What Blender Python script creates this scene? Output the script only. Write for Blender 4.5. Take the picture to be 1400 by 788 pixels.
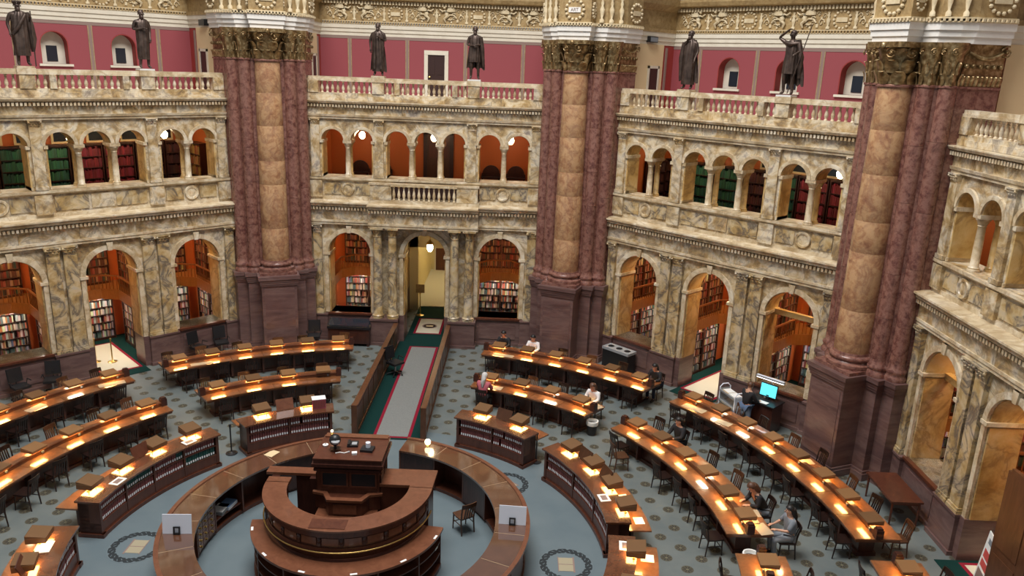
import bpy, math, random
from mathutils import Vector, Matrix
random.seed(7)
for o in list(bpy.data.objects): bpy.data.objects.remove(o)
S = bpy.context.scene
COL = S.collection
ORD = ['first', 'second', 'third', 'fourth', 'fifth', 'sixth', 'seventh', 'eighth', 'ninth', 'tenth']
PI = math.pi
R = math.radians

# ------------------------------------------------------------------ camera, light, exposure
cam_d = bpy.data.cameras.new('camera'); cam = bpy.data.objects.new('camera', cam_d); COL.objects.link(cam)
CAM = Vector((3.832, -16.227, 11.436)); YAW, PITCH, ROLL = R(-0.347), R(-15.888), R(2.183)
fwd = Vector((math.sin(YAW)*math.cos(PITCH), math.cos(YAW)*math.cos(PITCH), math.sin(PITCH)))
rt = Vector((math.cos(YAW), -math.sin(YAW), 0)); upv = rt.cross(fwd)
rt2 = rt*math.cos(ROLL)+upv*math.sin(ROLL); up2 = -rt*math.sin(ROLL)+upv*math.cos(ROLL)
cam.matrix_world = Matrix(((rt2.x, up2.x, -fwd.x, CAM.x), (rt2.y, up2.y, -fwd.y, CAM.y), (rt2.z, up2.z, -fwd.z, CAM.z), (0, 0, 0, 1)))
cam_d.sensor_width = 36; cam_d.lens = 1071.96*36/1400; cam_d.clip_start = 0.05; cam_d.clip_end = 200
S.camera = cam
W = bpy.data.worlds.new('world'); S.world = W; W.use_nodes = True
bg = W.node_tree.nodes['Background']; bg.inputs[0].default_value = (0.93, 0.96, 1.0, 1); bg.inputs[1].default_value = 0.30
sun = bpy.data.lights.new('dome_light', 'AREA'); sun.shape = 'DISK'; sun.size = 16; sun.energy = 13500; sun.color = (1.0, 0.97, 0.93)
so = bpy.data.objects.new('dome_light', sun); COL.objects.link(so); so.location = (0, 0, 30)
S.view_settings.view_transform = 'Standard'; S.view_settings.look = 'None'
S.view_settings.exposure = -0.30; S.view_settings.gamma = 1.0; S.view_settings.use_curve_mapping = False

# ------------------------------------------------------------------ materials
def mat(name, build):
    m = bpy.data.materials.new(name); m.use_nodes = True
    nt = m.node_tree; b = nt.nodes['Principled BSDF']; build(nt, b); return m
def N(nt, t, **kw):
    n = nt.nodes.new(t)
    for k, v in kw.items(): setattr(n, k, v)
    return n
def coords(nt, scale=(1, 1, 1), rnd=True, kind='Object'):
    tc = N(nt, 'ShaderNodeTexCoord'); mp = N(nt, 'ShaderNodeMapping'); mp.inputs['Scale'].default_value = scale
    nt.links.new(tc.outputs[kind], mp.inputs['Vector'])
    if rnd:
        oi = N(nt, 'ShaderNodeObjectInfo'); mu = N(nt, 'ShaderNodeMath', operation='MULTIPLY'); mu.inputs[1].default_value = 60
        nt.links.new(oi.outputs['Random'], mu.inputs[0]); nt.links.new(mu.outputs[0], mp.inputs['Location'])
    return mp.outputs['Vector']
def noise(nt, vec, scale, detail=4, rough=.55, dist=0.0):
    n = N(nt, 'ShaderNodeTexNoise'); n.inputs['Scale'].default_value = scale; n.inputs['Detail'].default_value = detail
    n.inputs['Roughness'].default_value = rough; n.inputs['Distortion'].default_value = dist
    nt.links.new(vec, n.inputs['Vector']); return n.outputs['Fac']
def ramp(nt, fac, stops):
    r = N(nt, 'ShaderNodeValToRGB'); e = r.color_ramp.elements
    while len(e) < len(stops): e.new(0.5)
    for el, (p, c) in zip(e, stops): el.position = p; el.color = (*c, 1)
    nt.links.new(fac, r.inputs['Fac']); return r.outputs['Color']
def mix(nt, fac, a, b, typ='MIX'):
    m = N(nt, 'ShaderNodeMix', data_type='RGBA', blend_type=typ)
    for s, v in ((0, fac), (6, a), (7, b)):
        if isinstance(v, (int, float)): m.inputs[s].default_value = v
        elif isinstance(v, tuple): m.inputs[s].default_value = (*v, 1)
        else: nt.links.new(v, m.inputs[s])
    return m.outputs[2]
def bump(nt, b, h, strength=.2, dist=.02):
    n = N(nt, 'ShaderNodeBump'); n.inputs['Strength'].default_value = strength; n.inputs['Distance'].default_value = dist
    nt.links.new(h, n.inputs['Height']); nt.links.new(n.outputs['Normal'], b.inputs['Normal'])
def flat(name, c, rough=.6, metal=0.0, emit=None, es=0, spec=None):
    def f(nt, b):
        b.inputs['Base Color'].default_value = (*c, 1); b.inputs['Roughness'].default_value = rough; b.inputs['Metallic'].default_value = metal
        if spec is not None: b.inputs['Specular IOR Level'].default_value = spec
        if emit: b.inputs['Emission Color'].default_value = (*emit, 1); b.inputs['Emission Strength'].default_value = es
    return mat(name, f)
def marble(name, stops, vein, veinamt=.6, scale=1.3, rough=.3, vscale=.9, stretch=(1, 1, 1), varamt=.25, dist=.35, vdist=.9):
    def f(nt, b):
        v = coords(nt, stretch)
        c = ramp(nt, noise(nt, v, scale, 7, .66, dist), stops)
        n2 = noise(nt, v, vscale, 8, .6, vdist)
        mm = N(nt, 'ShaderNodeMath', operation='SUBTRACT'); mm.inputs[1].default_value = .5; nt.links.new(n2, mm.inputs[0])
        ab = N(nt, 'ShaderNodeMath', operation='ABSOLUTE'); nt.links.new(mm.outputs[0], ab.inputs[0])
        vm = ramp(nt, ab.outputs[0], [(0.0, (veinamt,)*3), (.035, (veinamt*.35,)*3), (.09, (0, 0, 0))])
        c = mix(nt, vm, c, vein)
        oi = N(nt, 'ShaderNodeObjectInfo')
        c = mix(nt, varamt, c, ramp(nt, oi.outputs['Random'], [(0, (.72, .72, .72)), (.5, (1, 1, 1)), (1, (.85, .8, .76))]), 'MULTIPLY')
        nt.links.new(c, b.inputs['Base Color']); b.inputs['Roughness'].default_value = rough
    return mat(name, f)
M = {}
M['siena'] = marble('siena_marble', [(.30, (.16, .105, .055)), (.42, (.47, .325, .15)), (.50, (.64, .51, .32)), (.58, (.76, .67, .51)), (.68, (.36, .31, .265))], (.17, .13, .10), .6, 1.8, .3, 1.1, (1, 1, 1), .3, .6, 1.1)
M['pilaster'] = marble('veined_marble', [(.28, (.17, .115, .06)), (.42, (.45, .305, .125)), (.54, (.60, .475, .28)), (.68, (.52, .45, .36)), (.8, (.25, .22, .20))], (.10, .085, .08), .9, 1.9, .3, 1.2)
M['pale'] = marble('pale_marble', [(.32, (.44, .32, .17)), (.5, (.68, .565, .385)), (.66, (.82, .745, .60))], (.36, .24, .12), .6, 1.8, .28, 1.0, (1, 1, 1), .3, .6, 1.1)
M['gold_marble'] = marble('gold_marble', [(.3, (.42, .24, .06)), (.5, (.62, .42, .17)), (.7, (.68, .55, .32))], (.25, .14, .05), .7, 1.4)
M['red_marble'] = marble('red_marble', [(.30, (.085, .030, .025)), (.45, (.165, .066, .053)), (.57, (.27, .128, .098)), (.72, (.20, .098, .082))], (.36, .20, .15), .3, 6.5, .24, 1.6, (1, 1, .9), .5, .3)
M['col_marble'] = marble('column_marble', [(.28, (.25, .11, .062)), (.43, (.42, .225, .115)), (.56, (.54, .335, .175)), (.72, (.48, .28, .16))], (.22, .10, .07), .5, 4.0, .24, 1.2, (1, 1, 1), .14, .5)
M['brown_marble'] = marble('brown_marble', [(.3, (.085, .045, .042)), (.5, (.14, .078, .072)), (.7, (.19, .115, .105))], (.25, .16, .14), .4, 1.3, .3, .8, (.5, .5, 2.5), .35)
M['stucco'] = marble('ivory_stucco', [(.3, (.66, .60, .49)), (.7, (.76, .71, .60))], (.6, .55, .45), .2, 2, .6)
M['white'] = marble('white_stucco', [(.3, (.74, .72, .68)), (.7, (.84, .82, .78))], (.7, .7, .7), .2, 2, .6)
M['gilt'] = marble('gilt_plaster', [(.3, (.26, .165, .065)), (.5, (.38, .26, .115)), (.7, (.46, .34, .17))], (.18, .11, .045), .4, 6, .55)
M['relief'] = marble('relief_plaster', [(.3, (.60, .48, .29)), (.7, (.74, .64, .45))], (.45, .33, .17), .3, 9, .55)
M['bronze_gold'] = mat('old_gold', lambda nt, b: (nt.links.new(ramp(nt, noise(nt, coords(nt), 8, 3), [(.3, (.12, .07, .028)), (.5, (.27, .175, .075)), (.7, (.52, .40, .22))]), b.inputs['Base Color']), b.inputs['Roughness'].__setattr__('default_value', .35), b.inputs['Metallic'].__setattr__('default_value', .55)))
M['pink'] = flat('pink_wall', (.28, .056, .068), .7)
M['pinkedge'] = flat('red_wall', (.30, .035, .03), .7)
M['strip'] = flat('taupe_paint', (.25, .17, .145), .7)
M['orange'] = flat('orange_wall', (.52, .125, .03), .6)
M['cream'] = flat('cream_paint', (.70, .55, .33), .6)
M['yellowwall'] = flat('hall_yellow', (.78, .66, .36), .6)
M['darkdoor'] = flat('dark_door', (.04, .018, .016), .4)
M['black'] = flat('black_plastic', (.012, .012, .014), .4)
M['darkglass'] = flat('dark_glass', (.02, .025, .035), .08)
M['grey'] = flat('grey_metal', (.42, .44, .46), .4, .3)
M['seam'] = flat('seam_strip', (.36, .25, .15), .5)
M['tanpaper'] = flat('tan_paper', (.42, .33, .22), .7)
M['whitep'] = flat('white_paper', (.82, .82, .80), .7)
M['bluewhite'] = flat('acrylic_sheet', (.80, .85, .95), .35)
M['brass'] = flat('brass', (.66, .45, .15), .28, 1.0)
M['statue'] = mat('dark_bronze', lambda nt, b: (nt.links.new(ramp(nt, noise(nt, coords(nt), 5, 4), [(.3, (.045, .030, .025)), (.7, (.13, .090, .072))]), b.inputs['Base Color']), b.inputs['Roughness'].__setattr__('default_value', .42), b.inputs['Metallic'].__setattr__('default_value', .5)))
def wood(name, c1, c2, rough=.2, scale=6, stretch=(1, 1, .25), coat=0):
    def f(nt, b):
        v = coords(nt, stretch); n = noise(nt, v, scale, 5, .6, 1.2)
        nt.links.new(ramp(nt, n, [(.3, c1), (.7, c2)]), b.inputs['Base Color']); b.inputs['Roughness'].default_value = rough
        b.inputs['Coat Weight'].default_value = coat; b.inputs['Coat Roughness'].default_value = .05
    return mat(name, f)
M['table'] = wood('table_wood', (.155, .055, .020), (.25, .098, .036), .28, 5, (1, 1, 1), 1.0)
M['tableedge'] = wood('table_edge_wood', (.10, .034, .015), (.155, .056, .024), .3, 5)
M['cabtop'] = wood('cabinet_top_wood', (.085, .030, .014), (.14, .052, .025), .25, 5, (1, 1, 1), 1.0)
M['dark'] = wood('mahogany', (.034, .012, .009), (.065, .023, .016), .28, 7)
M['cab'] = wood('cabinet_wood', (.070, .022, .013), (.115, .038, .021), .28, 7)
M['desk'] = wood('desk_wood', (.125, .044, .022), (.19, .072, .037), .3, 5, (1, 1, 1), .3)
M['counter'] = wood('counter_wood', (.085, .035, .018), (.125, .053, .028), .2, 3, (1, 1, 1), 1.0)
M['counter'].node_tree.nodes['Principled BSDF'].inputs['Coat IOR'].default_value = 2.0
M['chair'] = wood('chair_wood', (.012, .006, .005), (.026, .011, .008), .35, 8)
M['chairlight'] = wood('chair_wood_brown', (.055, .022, .010), (.09, .036, .017), .35, 8)
M['orangewood'] = wood('balcony_wood', (.30, .12, .03), (.42, .18, .055), .35, 8, (3, 3, .3))
M['railred'] = wood('rail_wood', (.20, .065, .025), (.30, .11, .04), .35, 8)
M['rampwood'] = wood('ramp_wood', (.080, .030, .013), (.135, .054, .024), .3, 6)
M['shade'] = flat('lamp_hood_bronze', (.30, .155, .065), .45, .3)
M['shadedim'] = flat('lamp_hood_dark', (.19, .10, .045), .45, .3)
M['bulb'] = flat('lamp_glow', (1, .8, .4), .5, 0, (1.0, .58, .17), 36)
M['bulbw'] = flat('lamp_glow_white', (1, .95, .85), .5, 0, (1.0, .84, .56), 33)
M['off'] = flat('lamp_unlit', (.55, .5, .4), .5)
M['globe'] = flat('globe_glow', (1, .95, .85), .5, 0, (1.0, .78, .46), 45)
M['kioskglow'] = flat('kiosk_light_glow', (1, 1, 1), .5, 0, (.9, .95, 1.0), 5)
M['hallglow'] = flat('hall_light_glow', (1, 1, 1), .5, 0, (1.0, .86, .58), 26)
M['smallglow'] = flat('small_lamp_glow', (1, .95, .85), .5, 0, (1.0, .80, .45), 7)
M['tube'] = flat('tube_glow', (1, 1, 1), .5, 0, (1.0, .90, .72), 110)
M['tubewarm'] = flat('tube_glow_warm', (1, .9, .7), .5, 0, (1.0, .66, .32), 90)
M['screen'] = flat('screen_glow', (.1, .5, .6), .3, 0, (.10, .62, .72), 1.5)
M['green'] = flat('green_carpet', (.006, .030, .027), .95, spec=.1)
M['redc'] = flat('red_carpet', (.22, .012, .028), .95, spec=.1)
M['greyc'] = mat('grey_carpet', lambda nt, b: (nt.links.new(ramp(nt, noise(nt, coords(nt, rnd=False), 30, 3), [(.3, (.17, .175, .17)), (.7, (.215, .22, .21))]), b.inputs['Base Color']), b.inputs['Roughness'].__setattr__('default_value', .95)))
M['creamc'] = flat('cream_carpet', (.55, .52, .42), .95, spec=.1)
M['redbook'] = flat('red_binding', (.20, .05, .045), .55)
M['greenbook'] = flat('green_binding', (.01, .07, .06), .55)
M['label'] = flat('spine_label', (.88, .88, .90), .6)
M['pinkbox'] = flat('pink_binding', (.55, .10, .20), .5)
M['skin'] = flat('skin', (.55, .30, .20), .55)
M['hairb'] = flat('black_hair', (.012, .010, .010), .5)
M['hairbr'] = flat('brown_hair', (.10, .045, .025), .5)
M['hairg'] = flat('grey_hair', (.55, .54, .53), .6)
for nm, c in dict(c_black=(.014, .014, .017), c_white=(.75, .74, .74), c_navy=(.012, .018, .04), c_denim=(.09, .14, .24), c_grey=(.20, .22, .25), c_floral=(.42, .10, .13), c_tan=(.45, .33, .22), c_blue=(.15, .25, .42)).items(): M[nm] = flat(nm, c, .85)
def bookmat():
    def f(nt, b):
        a = N(nt, 'ShaderNodeAttribute', attribute_name='Col'); nt.links.new(a.outputs['Color'], b.inputs['Base Color']); b.inputs['Roughness'].default_value = .6
    return mat('book_bindings', f)
M['books'] = bookmat()
def floormat():
    def f(nt, b):
        tc = N(nt, 'ShaderNodeTexCoord'); sep = N(nt, 'ShaderNodeSeparateXYZ'); nt.links.new(tc.outputs['Object'], sep.inputs[0])
        def m(op, a, c=None, d=None):
            n = N(nt, 'ShaderNodeMath', operation=op)
            for i, v in enumerate((a, c, d)):
                if v is None: continue
                if isinstance(v, (int, float)): n.inputs[i].default_value = v
                else: nt.links.new(v, n.inputs[i])
            return n.outputs[0]
        X, Y = sep.outputs[0], sep.outputs[1]
        best = None
        for k in (0, 1):
            px = m('SUBTRACT', X, 1.33+.428*k); py = m('SUBTRACT', Y, 13.98+.4365*k)
            dx = m('SUBTRACT', px, m('MULTIPLY', m('ROUND', m('DIVIDE', px, .856)), .856))
            dy = m('SUBTRACT', py, m('MULTIPLY', m('ROUND', m('DIVIDE', py, .873)), .873))
            d = m('SQRT', m('ADD', m('MULTIPLY', dx, dx), m('MULTIPLY', dy, dy)))
            ang = m('ARCTAN2', dy, dx)
            best = d if best is None else m('MINIMUM', best, d)
            bang = ang if k == 0 else N2(nt, best, d, bang, ang)
        med = m('LESS_THAN', best, .148)
        pet = m('GREATER_THAN', m('SINE', m('MULTIPLY', bang, 8)), m('SUBTRACT', m('MULTIPLY', best, 14), .9))
        core = m('LESS_THAN', best, .035)
        rx = m('SUBTRACT', X, .13); rad = m('SQRT', m('ADD', m('MULTIPLY', rx, rx), m('MULTIPLY', Y, Y)))
        out = m('GREATER_THAN', rad, 6.75); med = m('MULTIPLY', med, out)
        n1 = noise(nt, coords(nt, rnd=False), .9, 4); n2 = noise(nt, coords(nt, rnd=False), 60, 2)
        base = ramp(nt, n1, [(.3, (.122, .146, .150)), (.7, (.175, .196, .188))])
        inner = ramp(nt, n1, [(.3, (.120, .160, .182)), (.7, (.150, .190, .208))])
        base = mix(nt, out, inner, base)
        medc = mix(nt, pet, (.095, .085, .060), (.034, .034, .032))
        medc = mix(nt, core, medc, (.16, .15, .10))
        c = mix(nt, med, base, medc)
        c = mix(nt, .12, c, ramp(nt, n2, [(.3, (.3, .3, .3)), (.7, (1, 1, 1))]), 'MULTIPLY')
        nt.links.new(c, b.inputs['Base Color']); b.inputs['Roughness'].default_value = .45; b.inputs['Specular IOR Level'].default_value = .35
    return mat('patterned_floor', f)
def N2(nt, best, d, a0, a1):
    eq = N(nt, 'ShaderNodeMath', operation='LESS_THAN'); nt.links.new(d, eq.inputs[0])
    ad = N(nt, 'ShaderNodeMath', operation='ADD'); ad.inputs[1].default_value = 1e-5; nt.links.new(best, ad.inputs[0]); nt.links.new(ad.outputs[0], eq.inputs[1])
    m = N(nt, 'ShaderNodeMix', data_type='FLOAT'); nt.links.new(eq.outputs[0], m.inputs[0]); nt.links.new(a0, m.inputs[2]); nt.links.new(a1, m.inputs[3]); return m.outputs[0]
M['floor'] = floormat()

# ------------------------------------------------------------------ mesh builder
class MB:
    def __init__(s): s.v = []; s.f = []; s.m = []; s.c = []; s.cur = 0; s.col = None; s.T = None
    def add(s, vs, fs):
        b = len(s.v)
        s.v += [tuple(s.T @ Vector(p)) for p in vs] if s.T is not None else [tuple(p) for p in vs]
        for q in fs: s.f.append(tuple(b+i for i in q)); s.m.append(s.cur); s.c.append(s.col)
        return s
    def box(s, x0, x1, y0, y1, z0, z1):
        return s.add([(x0, y0, z0), (x1, y0, z0), (x1, y1, z0), (x0, y1, z0), (x0, y0, z1), (x1, y0, z1), (x1, y1, z1), (x0, y1, z1)],
                     [(0, 3, 2, 1), (4, 5, 6, 7), (0, 1, 5, 4), (1, 2, 6, 5), (2, 3, 7, 6), (3, 0, 4, 7)])
    def prism(s, poly, z0, z1):
        n = len(poly); a = sum(poly[i][0]*poly[(i+1) % n][1]-poly[(i+1) % n][0]*poly[i][1] for i in range(n))
        if a < 0: poly = poly[::-1]
        return s.add([(x, y, z0) for x, y in poly]+[(x, y, z1) for x, y in poly],
                     [tuple(range(n))[::-1], tuple(range(n, 2*n))]+[(i, (i+1) % n, n+(i+1) % n, n+i) for i in range(n)])
    def ext(s, prof, u0, u1):                       # profile (y, z) swept along x
        n = len(prof); a = sum(prof[i][0]*prof[(i+1) % n][1]-prof[(i+1) % n][0]*prof[i][1] for i in range(n))
        if a < 0: prof = prof[::-1]
        return s.add([(u0, y, z) for y, z in prof]+[(u1, y, z) for y, z in prof],
                     [tuple(range(n))[::-1], tuple(range(n, 2*n))]+[(i, (i+1) % n, n+(i+1) % n, n+i) for i in range(n)])
    def sweep(s, prof, t0, t1, n=None, c=(0, 0)):   # profile (r, z) swept over angles, clockwise from +Y
        k = len(prof); a = sum(prof[i][0]*prof[(i+1) % k][1]-prof[(i+1) % k][0]*prof[i][1] for i in range(k))
        if a < 0: prof = prof[::-1]
        n = n or max(2, int(abs(t1-t0)/2.0)+1); full = abs(abs(t1-t0)-360) < 1e-6
        rows = n if full else n+1; vs = []
        for i in range(rows):
            t = R(t0+(t1-t0)*i/n); sn, cs = math.sin(t), math.cos(t)
            vs += [(c[0]+r*sn, c[1]+r*cs, z) for r, z in prof]
        fs = []
        for i in range(n):
            j = (i+1) % rows
            for q in range(k): fs.append((i*k+q, i*k+(q+1) % k, j*k+(q+1) % k, j*k+q))
        if t1 > t0: fs = [f[::-1] for f in fs]
        if not full:
            e0, e1 = tuple(range(k)), tuple((rows-1)*k+q for q in range(k))
            fs += [e0, e1[::-1]] if t1 > t0 else [e0[::-1], e1]
        fs = [f[::-1] for f in fs]
        return s.add(vs, fs)
    def arc(s, r0, r1, z0, z1, t0, t1, n=None, c=(0, 0)): return s.sweep([(r0, z0), (r1, z0), (r1, z1), (r0, z1)], t0, t1, n, c)
    def lathe(s, prof, n=12, c=(0, 0, 0), sx=1, sy=1):
        vs = []; k = len(prof)
        for r, z in prof:
            for i in range(n):
                t = 2*PI*i/n; vs.append((c[0]+r*math.cos(t)*sx, c[1]+r*math.sin(t)*sy, c[2]+z))
        fs = [(a*n+i, a*n+(i+1) % n, (a+1)*n+(i+1) % n, (a+1)*n+i) for a in range(k-1) for i in range(n)]
        fs += [tuple(range(n))[::-1], tuple((k-1)*n+i for i in range(n))]
        return s.add(vs, fs)
    def tube(s, pts, rad, n=6, cap=True):
        pts = [Vector(p) for p in pts]; rads = rad if isinstance(rad, (list, tuple)) else [rad]*len(pts); vs = []
        ref = Vector((0, 0, 1))
        for i, p in enumerate(pts):
            d = (pts[min(i+1, len(pts)-1)]-pts[max(i-1, 0)]).normalized()
            a = d.cross(ref if abs(d.dot(ref)) < .95 else Vector((1, 0, 0))).normalized(); b = d.cross(a)
            for q in range(n):
                t = 2*PI*q/n; vs.append(p+(a*math.cos(t)+b*math.sin(t))*rads[i])
        fs = [(i*n+q, i*n+(q+1) % n, (i+1)*n+(q+1) % n, (i+1)*n+q) for i in range(len(pts)-1) for q in range(n)]
        if cap: fs += [tuple(range(n))[::-1], tuple((len(pts)-1)*n+q for q in range(n))]
        return s.add(vs, fs)
    def ball(s, c, r, n=10, k=6):
        rx, ry, rz = r if isinstance(r, (tuple, list)) else (r, r, r)
        vs = [(c[0], c[1], c[2]-rz)]
        for a in range(1, k):
            ph = -PI/2+PI*a/k
            for i in range(n): t = 2*PI*i/n; vs.append((c[0]+rx*math.cos(ph)*math.cos(t), c[1]+ry*math.cos(ph)*math.sin(t), c[2]+rz*math.sin(ph)))
        vs.append((c[0], c[1], c[2]+rz)); L = len(vs)-1
        fs = [(0, 1+(i+1) % n, 1+i) for i in range(n)]
        for a in range(k-2):
            fs += [(1+a*n+i, 1+a*n+(i+1) % n, 1+(a+1)*n+(i+1) % n, 1+(a+1)*n+i) for i in range(n)]
        fs += [(L, 1+(k-2)*n+i, 1+(k-2)*n+(i+1) % n) for i in range(n)]
        return s.add(vs, fs)
    def mesh(s, name, mats, smooth=0):
        me = bpy.data.meshes.new(name); me.from_pydata(s.v, [], s.f)
        for m in (mats if isinstance(mats, (list, tuple)) else [mats]): me.materials.append(M[m] if isinstance(m, str) else m)
        if any(s.m): me.polygons.foreach_set('material_index', s.m)
        if any(c is not None for c in s.c):
            at = me.color_attributes.new('Col', 'FLOAT_COLOR', 'CORNER'); buf = []
            for q, c in zip(s.f, s.c): buf += list((*(c or (.3, .3, .3)), 1))*len(q)
            at.data.foreach_set('color', buf)
        if smooth:
            me.polygons.foreach_set('use_smooth', [True]*len(me.polygons)); me.set_sharp_from_angle(angle=R(smooth))
        me.update(); return me
    def build(s, name, mats, parent=None, smooth=0, loc=(0, 0, 0), rz=0.0): return ob(name, s.mesh(name, mats, smooth), parent, loc, rz)
def ob(name, me, parent=None, loc=(0, 0, 0), rz=0.0, rot=None):
    o = bpy.data.objects.new(name, me); COL.objects.link(o); o.location = loc; o.rotation_euler = rot or (0, 0, rz)
    if parent: o.parent = parent
    return o
def thing(name, label, cat, loc=(0, 0, 0), rz=0.0, group=None): return tag(ob(name, None, None, loc, rz), label, cat, group)
def tag(o, label, cat, group=None):
    o['label'] = label; o['category'] = cat
    if group: o['group'] = group
    return o
def struct(o, label=None):
    o['kind'] = 'structure'
    if label: o['label'] = label; o['category'] = o.name.split('_')[0].split('.')[0]
    return o
KIDS = {}
def copy_tree(o, parent=None, loc=None, rz=None, label=None, group=None):
    c = o.copy(); COL.objects.link(c); c.parent = parent
    if loc is not None: c.location = loc
    if rz is not None: c.rotation_euler = (0, 0, rz)
    if label: c['label'] = label
    if group: c['group'] = group
    for ch in o.children: copy_tree(ch, c)
    return c
FC = (.13, 0.0)                                       # centre of the circular furniture
def pol(r, t, z=0): return (FC[0]+r*math.sin(R(t)), FC[1]+r*math.cos(R(t)), z)
A = 15.2

# ------------------------------------------------------------------ architecture helpers
def arch_wall(mb, u0, u1, z0, z1, y0, y1, ops, mull=(), n=12):
    # ops: (uc, half width, sill, spring); mull: (ua, ub, sill, spring) open gaps carried by colonnettes
    br = {u0: None, u1: None}; pts = [u0, u1]
    for uc, hw, si, sp in ops: pts += [uc-hw*math.cos(PI*i/n) for i in range(n+1)]
    for ua, ub, si, sp in mull: pts += [ua, ub]
    pts = sorted(set(round(p, 4) for p in pts))
    def void(u, side):
        for uc, hw, si, sp in ops:
            e = 1e-3
            if uc-hw-e < u+side*2e-3 < uc+hw+e: return si, sp+math.sqrt(max(0, hw*hw-(u-uc)**2))
        for ua, ub, si, sp in mull:
            if ua-1e-3 < u+side*2e-3 < ub+1e-3: return si, sp
        return None
    def q(a, b, c, d): mb.add([a, b, c, d], [(0, 1, 2, 3)])
    def panel(ua, ub, a0, a1, b0, b1):                # front and back, heights at ua (a0..a1) and ub (b0..b1)
        if a1-a0 < 1e-4 and b1-b0 < 1e-4: return
        q((ua, y0, a0), (ub, y0, b0), (ub, y0, b1), (ua, y0, a1)); q((ua, y1, a1), (ub, y1, b1), (ub, y1, b0), (ua, y1, a0))
    prev = None
    for a, b in zip(pts, pts[1:]):
        va, vb = void(a, 1), void(b, -1)
        if va is None or vb is None:
            panel(a, b, z0, z1, z0, z1); va = vb = None
        else:
            panel(a, b, z0, va[0], z0, vb[0]); panel(a, b, va[1], z1, vb[1], z1)
            q((a, y0, va[0]), (a, y1, va[0]), (b, y1, vb[0]), (b, y0, vb[0])); q((a, y0, va[1]), (b, y0, vb[1]), (b, y1, vb[1]), (a, y1, va[1]))
        if prev != 'start' and a > u0+1e-3:
            if (pv is None) != (va is None):
                w = va or pv; q((a, y0, w[0]), (a, y1, w[0]), (a, y1, w[1]), (a, y0, w[1]))
        pv = vb; prev = 1
    mb.add([(u0, y0, z0), (u0, y1, z0), (u0, y1, z1), (u0, y0, z1)], [(0, 3, 2, 1)]); mb.add([(u1, y0, z0), (u1, y1, z0), (u1, y1, z1), (u1, y0, z1)], [(0, 1, 2, 3)])
    mb.add([(u0, y0, z1), (u1, y0, z1), (u1, y1, z1), (u0, y1, z1)], [(0, 1, 2, 3)])
    return mb
def half_ring(mb, uc, zs, r0, r1, y0, y1, n=14):
    vs = []
    for i in range(n+1):
        t = PI*i/n; c, s = -math.cos(t), math.sin(t)
        vs += [(uc+r0*c, y0, zs+r0*s), (uc+r1*c, y0, zs+r1*s), (uc+r1*c, y1, zs+r1*s), (uc+r0*c, y1, zs+r0*s)]
    fs = [(i*4+k, (i+1)*4+k, (i+1)*4+(k+1) % 4, i*4+(k+1) % 4) for i in range(n) for k in range(4)]+[(0, 1, 2, 3), (n*4+3, n*4+2, n*4+1, n*4)]
    return mb.add(vs, fs)
def dentils(u0, u1, y0, y1, z0, z1, pitch, name, m, parent):
    mb = MB(); k = int((u1-u0)/pitch)
    for i in range(k):
        x = u0+(i+.5)*(u1-u0)/k; mb.box(x-pitch*.29, x+pitch*.29, y0, y1, z0, z1)
    o = mb.build(name, m, parent); o['kind'] = 'stuff'; return o
BAL = [(.055, 0), (.055, .03), (.035, .05), (.060, .13), (.066, .17), (.045, .26), (.028, .33), (.045, .35), (.028, .37), (.05, .41), (.055, .44)]
def baluster_mesh(): return MB().lathe(BAL, 8).mesh('baluster', 'pale', 50)
BALM = baluster_mesh()
def colonnette_mesh(h, r, m, name='colonnette'):
    p = [(r*1.5, 0), (r*1.5, .05), (r*1.25, .06), (r*1.35, .10), (r*1.0, .13), (r*1.0, h*.5), (r*.88, h-.22), (r*1.05, h-.20), (r*.92, h-.18), (r*1.5, h-.05), (r*1.65, h-.05), (r*1.65, h)]
    return MB().lathe(p, 12).mesh(name, m, 50)
def capital_flat(w, h, d):                             # flared pilaster capital with two rows of leaves and volutes
    mb = MB(); mb.box(-w/2, w/2, -d, 0, 0, h*.12)
    for row, (z0, hh, k) in enumerate(((h*.1, h*.36, 3), (h*.36, h*.36, 4))):
        for i in range(k):
            x = -w/2+w*(i+.5)/k; ww = w/k*.42; e = .03+.02*row
            mb.add([(x-ww, -d, z0), (x+ww, -d, z0), (x+ww*.9, -d-e, z0+hh*.75), (x, -d-e*1.7, z0+hh*.86), (x-ww*.9, -d-e, z0+hh*.75), (x, -d-.012, z0+hh)], [(0, 1, 2, 3, 4), (4, 3, 5), (3, 2, 5)])
    mb.add([(-w/2, -d, h*.1), (w/2, -d, h*.1), (w/2, 0, h*.1), (-w/2, 0, h*.1), (-w*.58, -d-.05, h*.84), (w*.58, -d-.05, h*.84), (w*.58, 0, h*.84), (-w*.58, 0, h*.84)], [(0, 1, 5, 4), (1, 2, 6, 5), (3, 0, 4, 7), (4, 5, 6, 7)])
    for sx in (-1, 1): mb.ball((sx*w*.52, -d-.06, h*.74), h*.14, 8, 5)
    mb.box(-w*.62, w*.62, -d-.08, 0, h*.86, h); return mb
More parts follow.
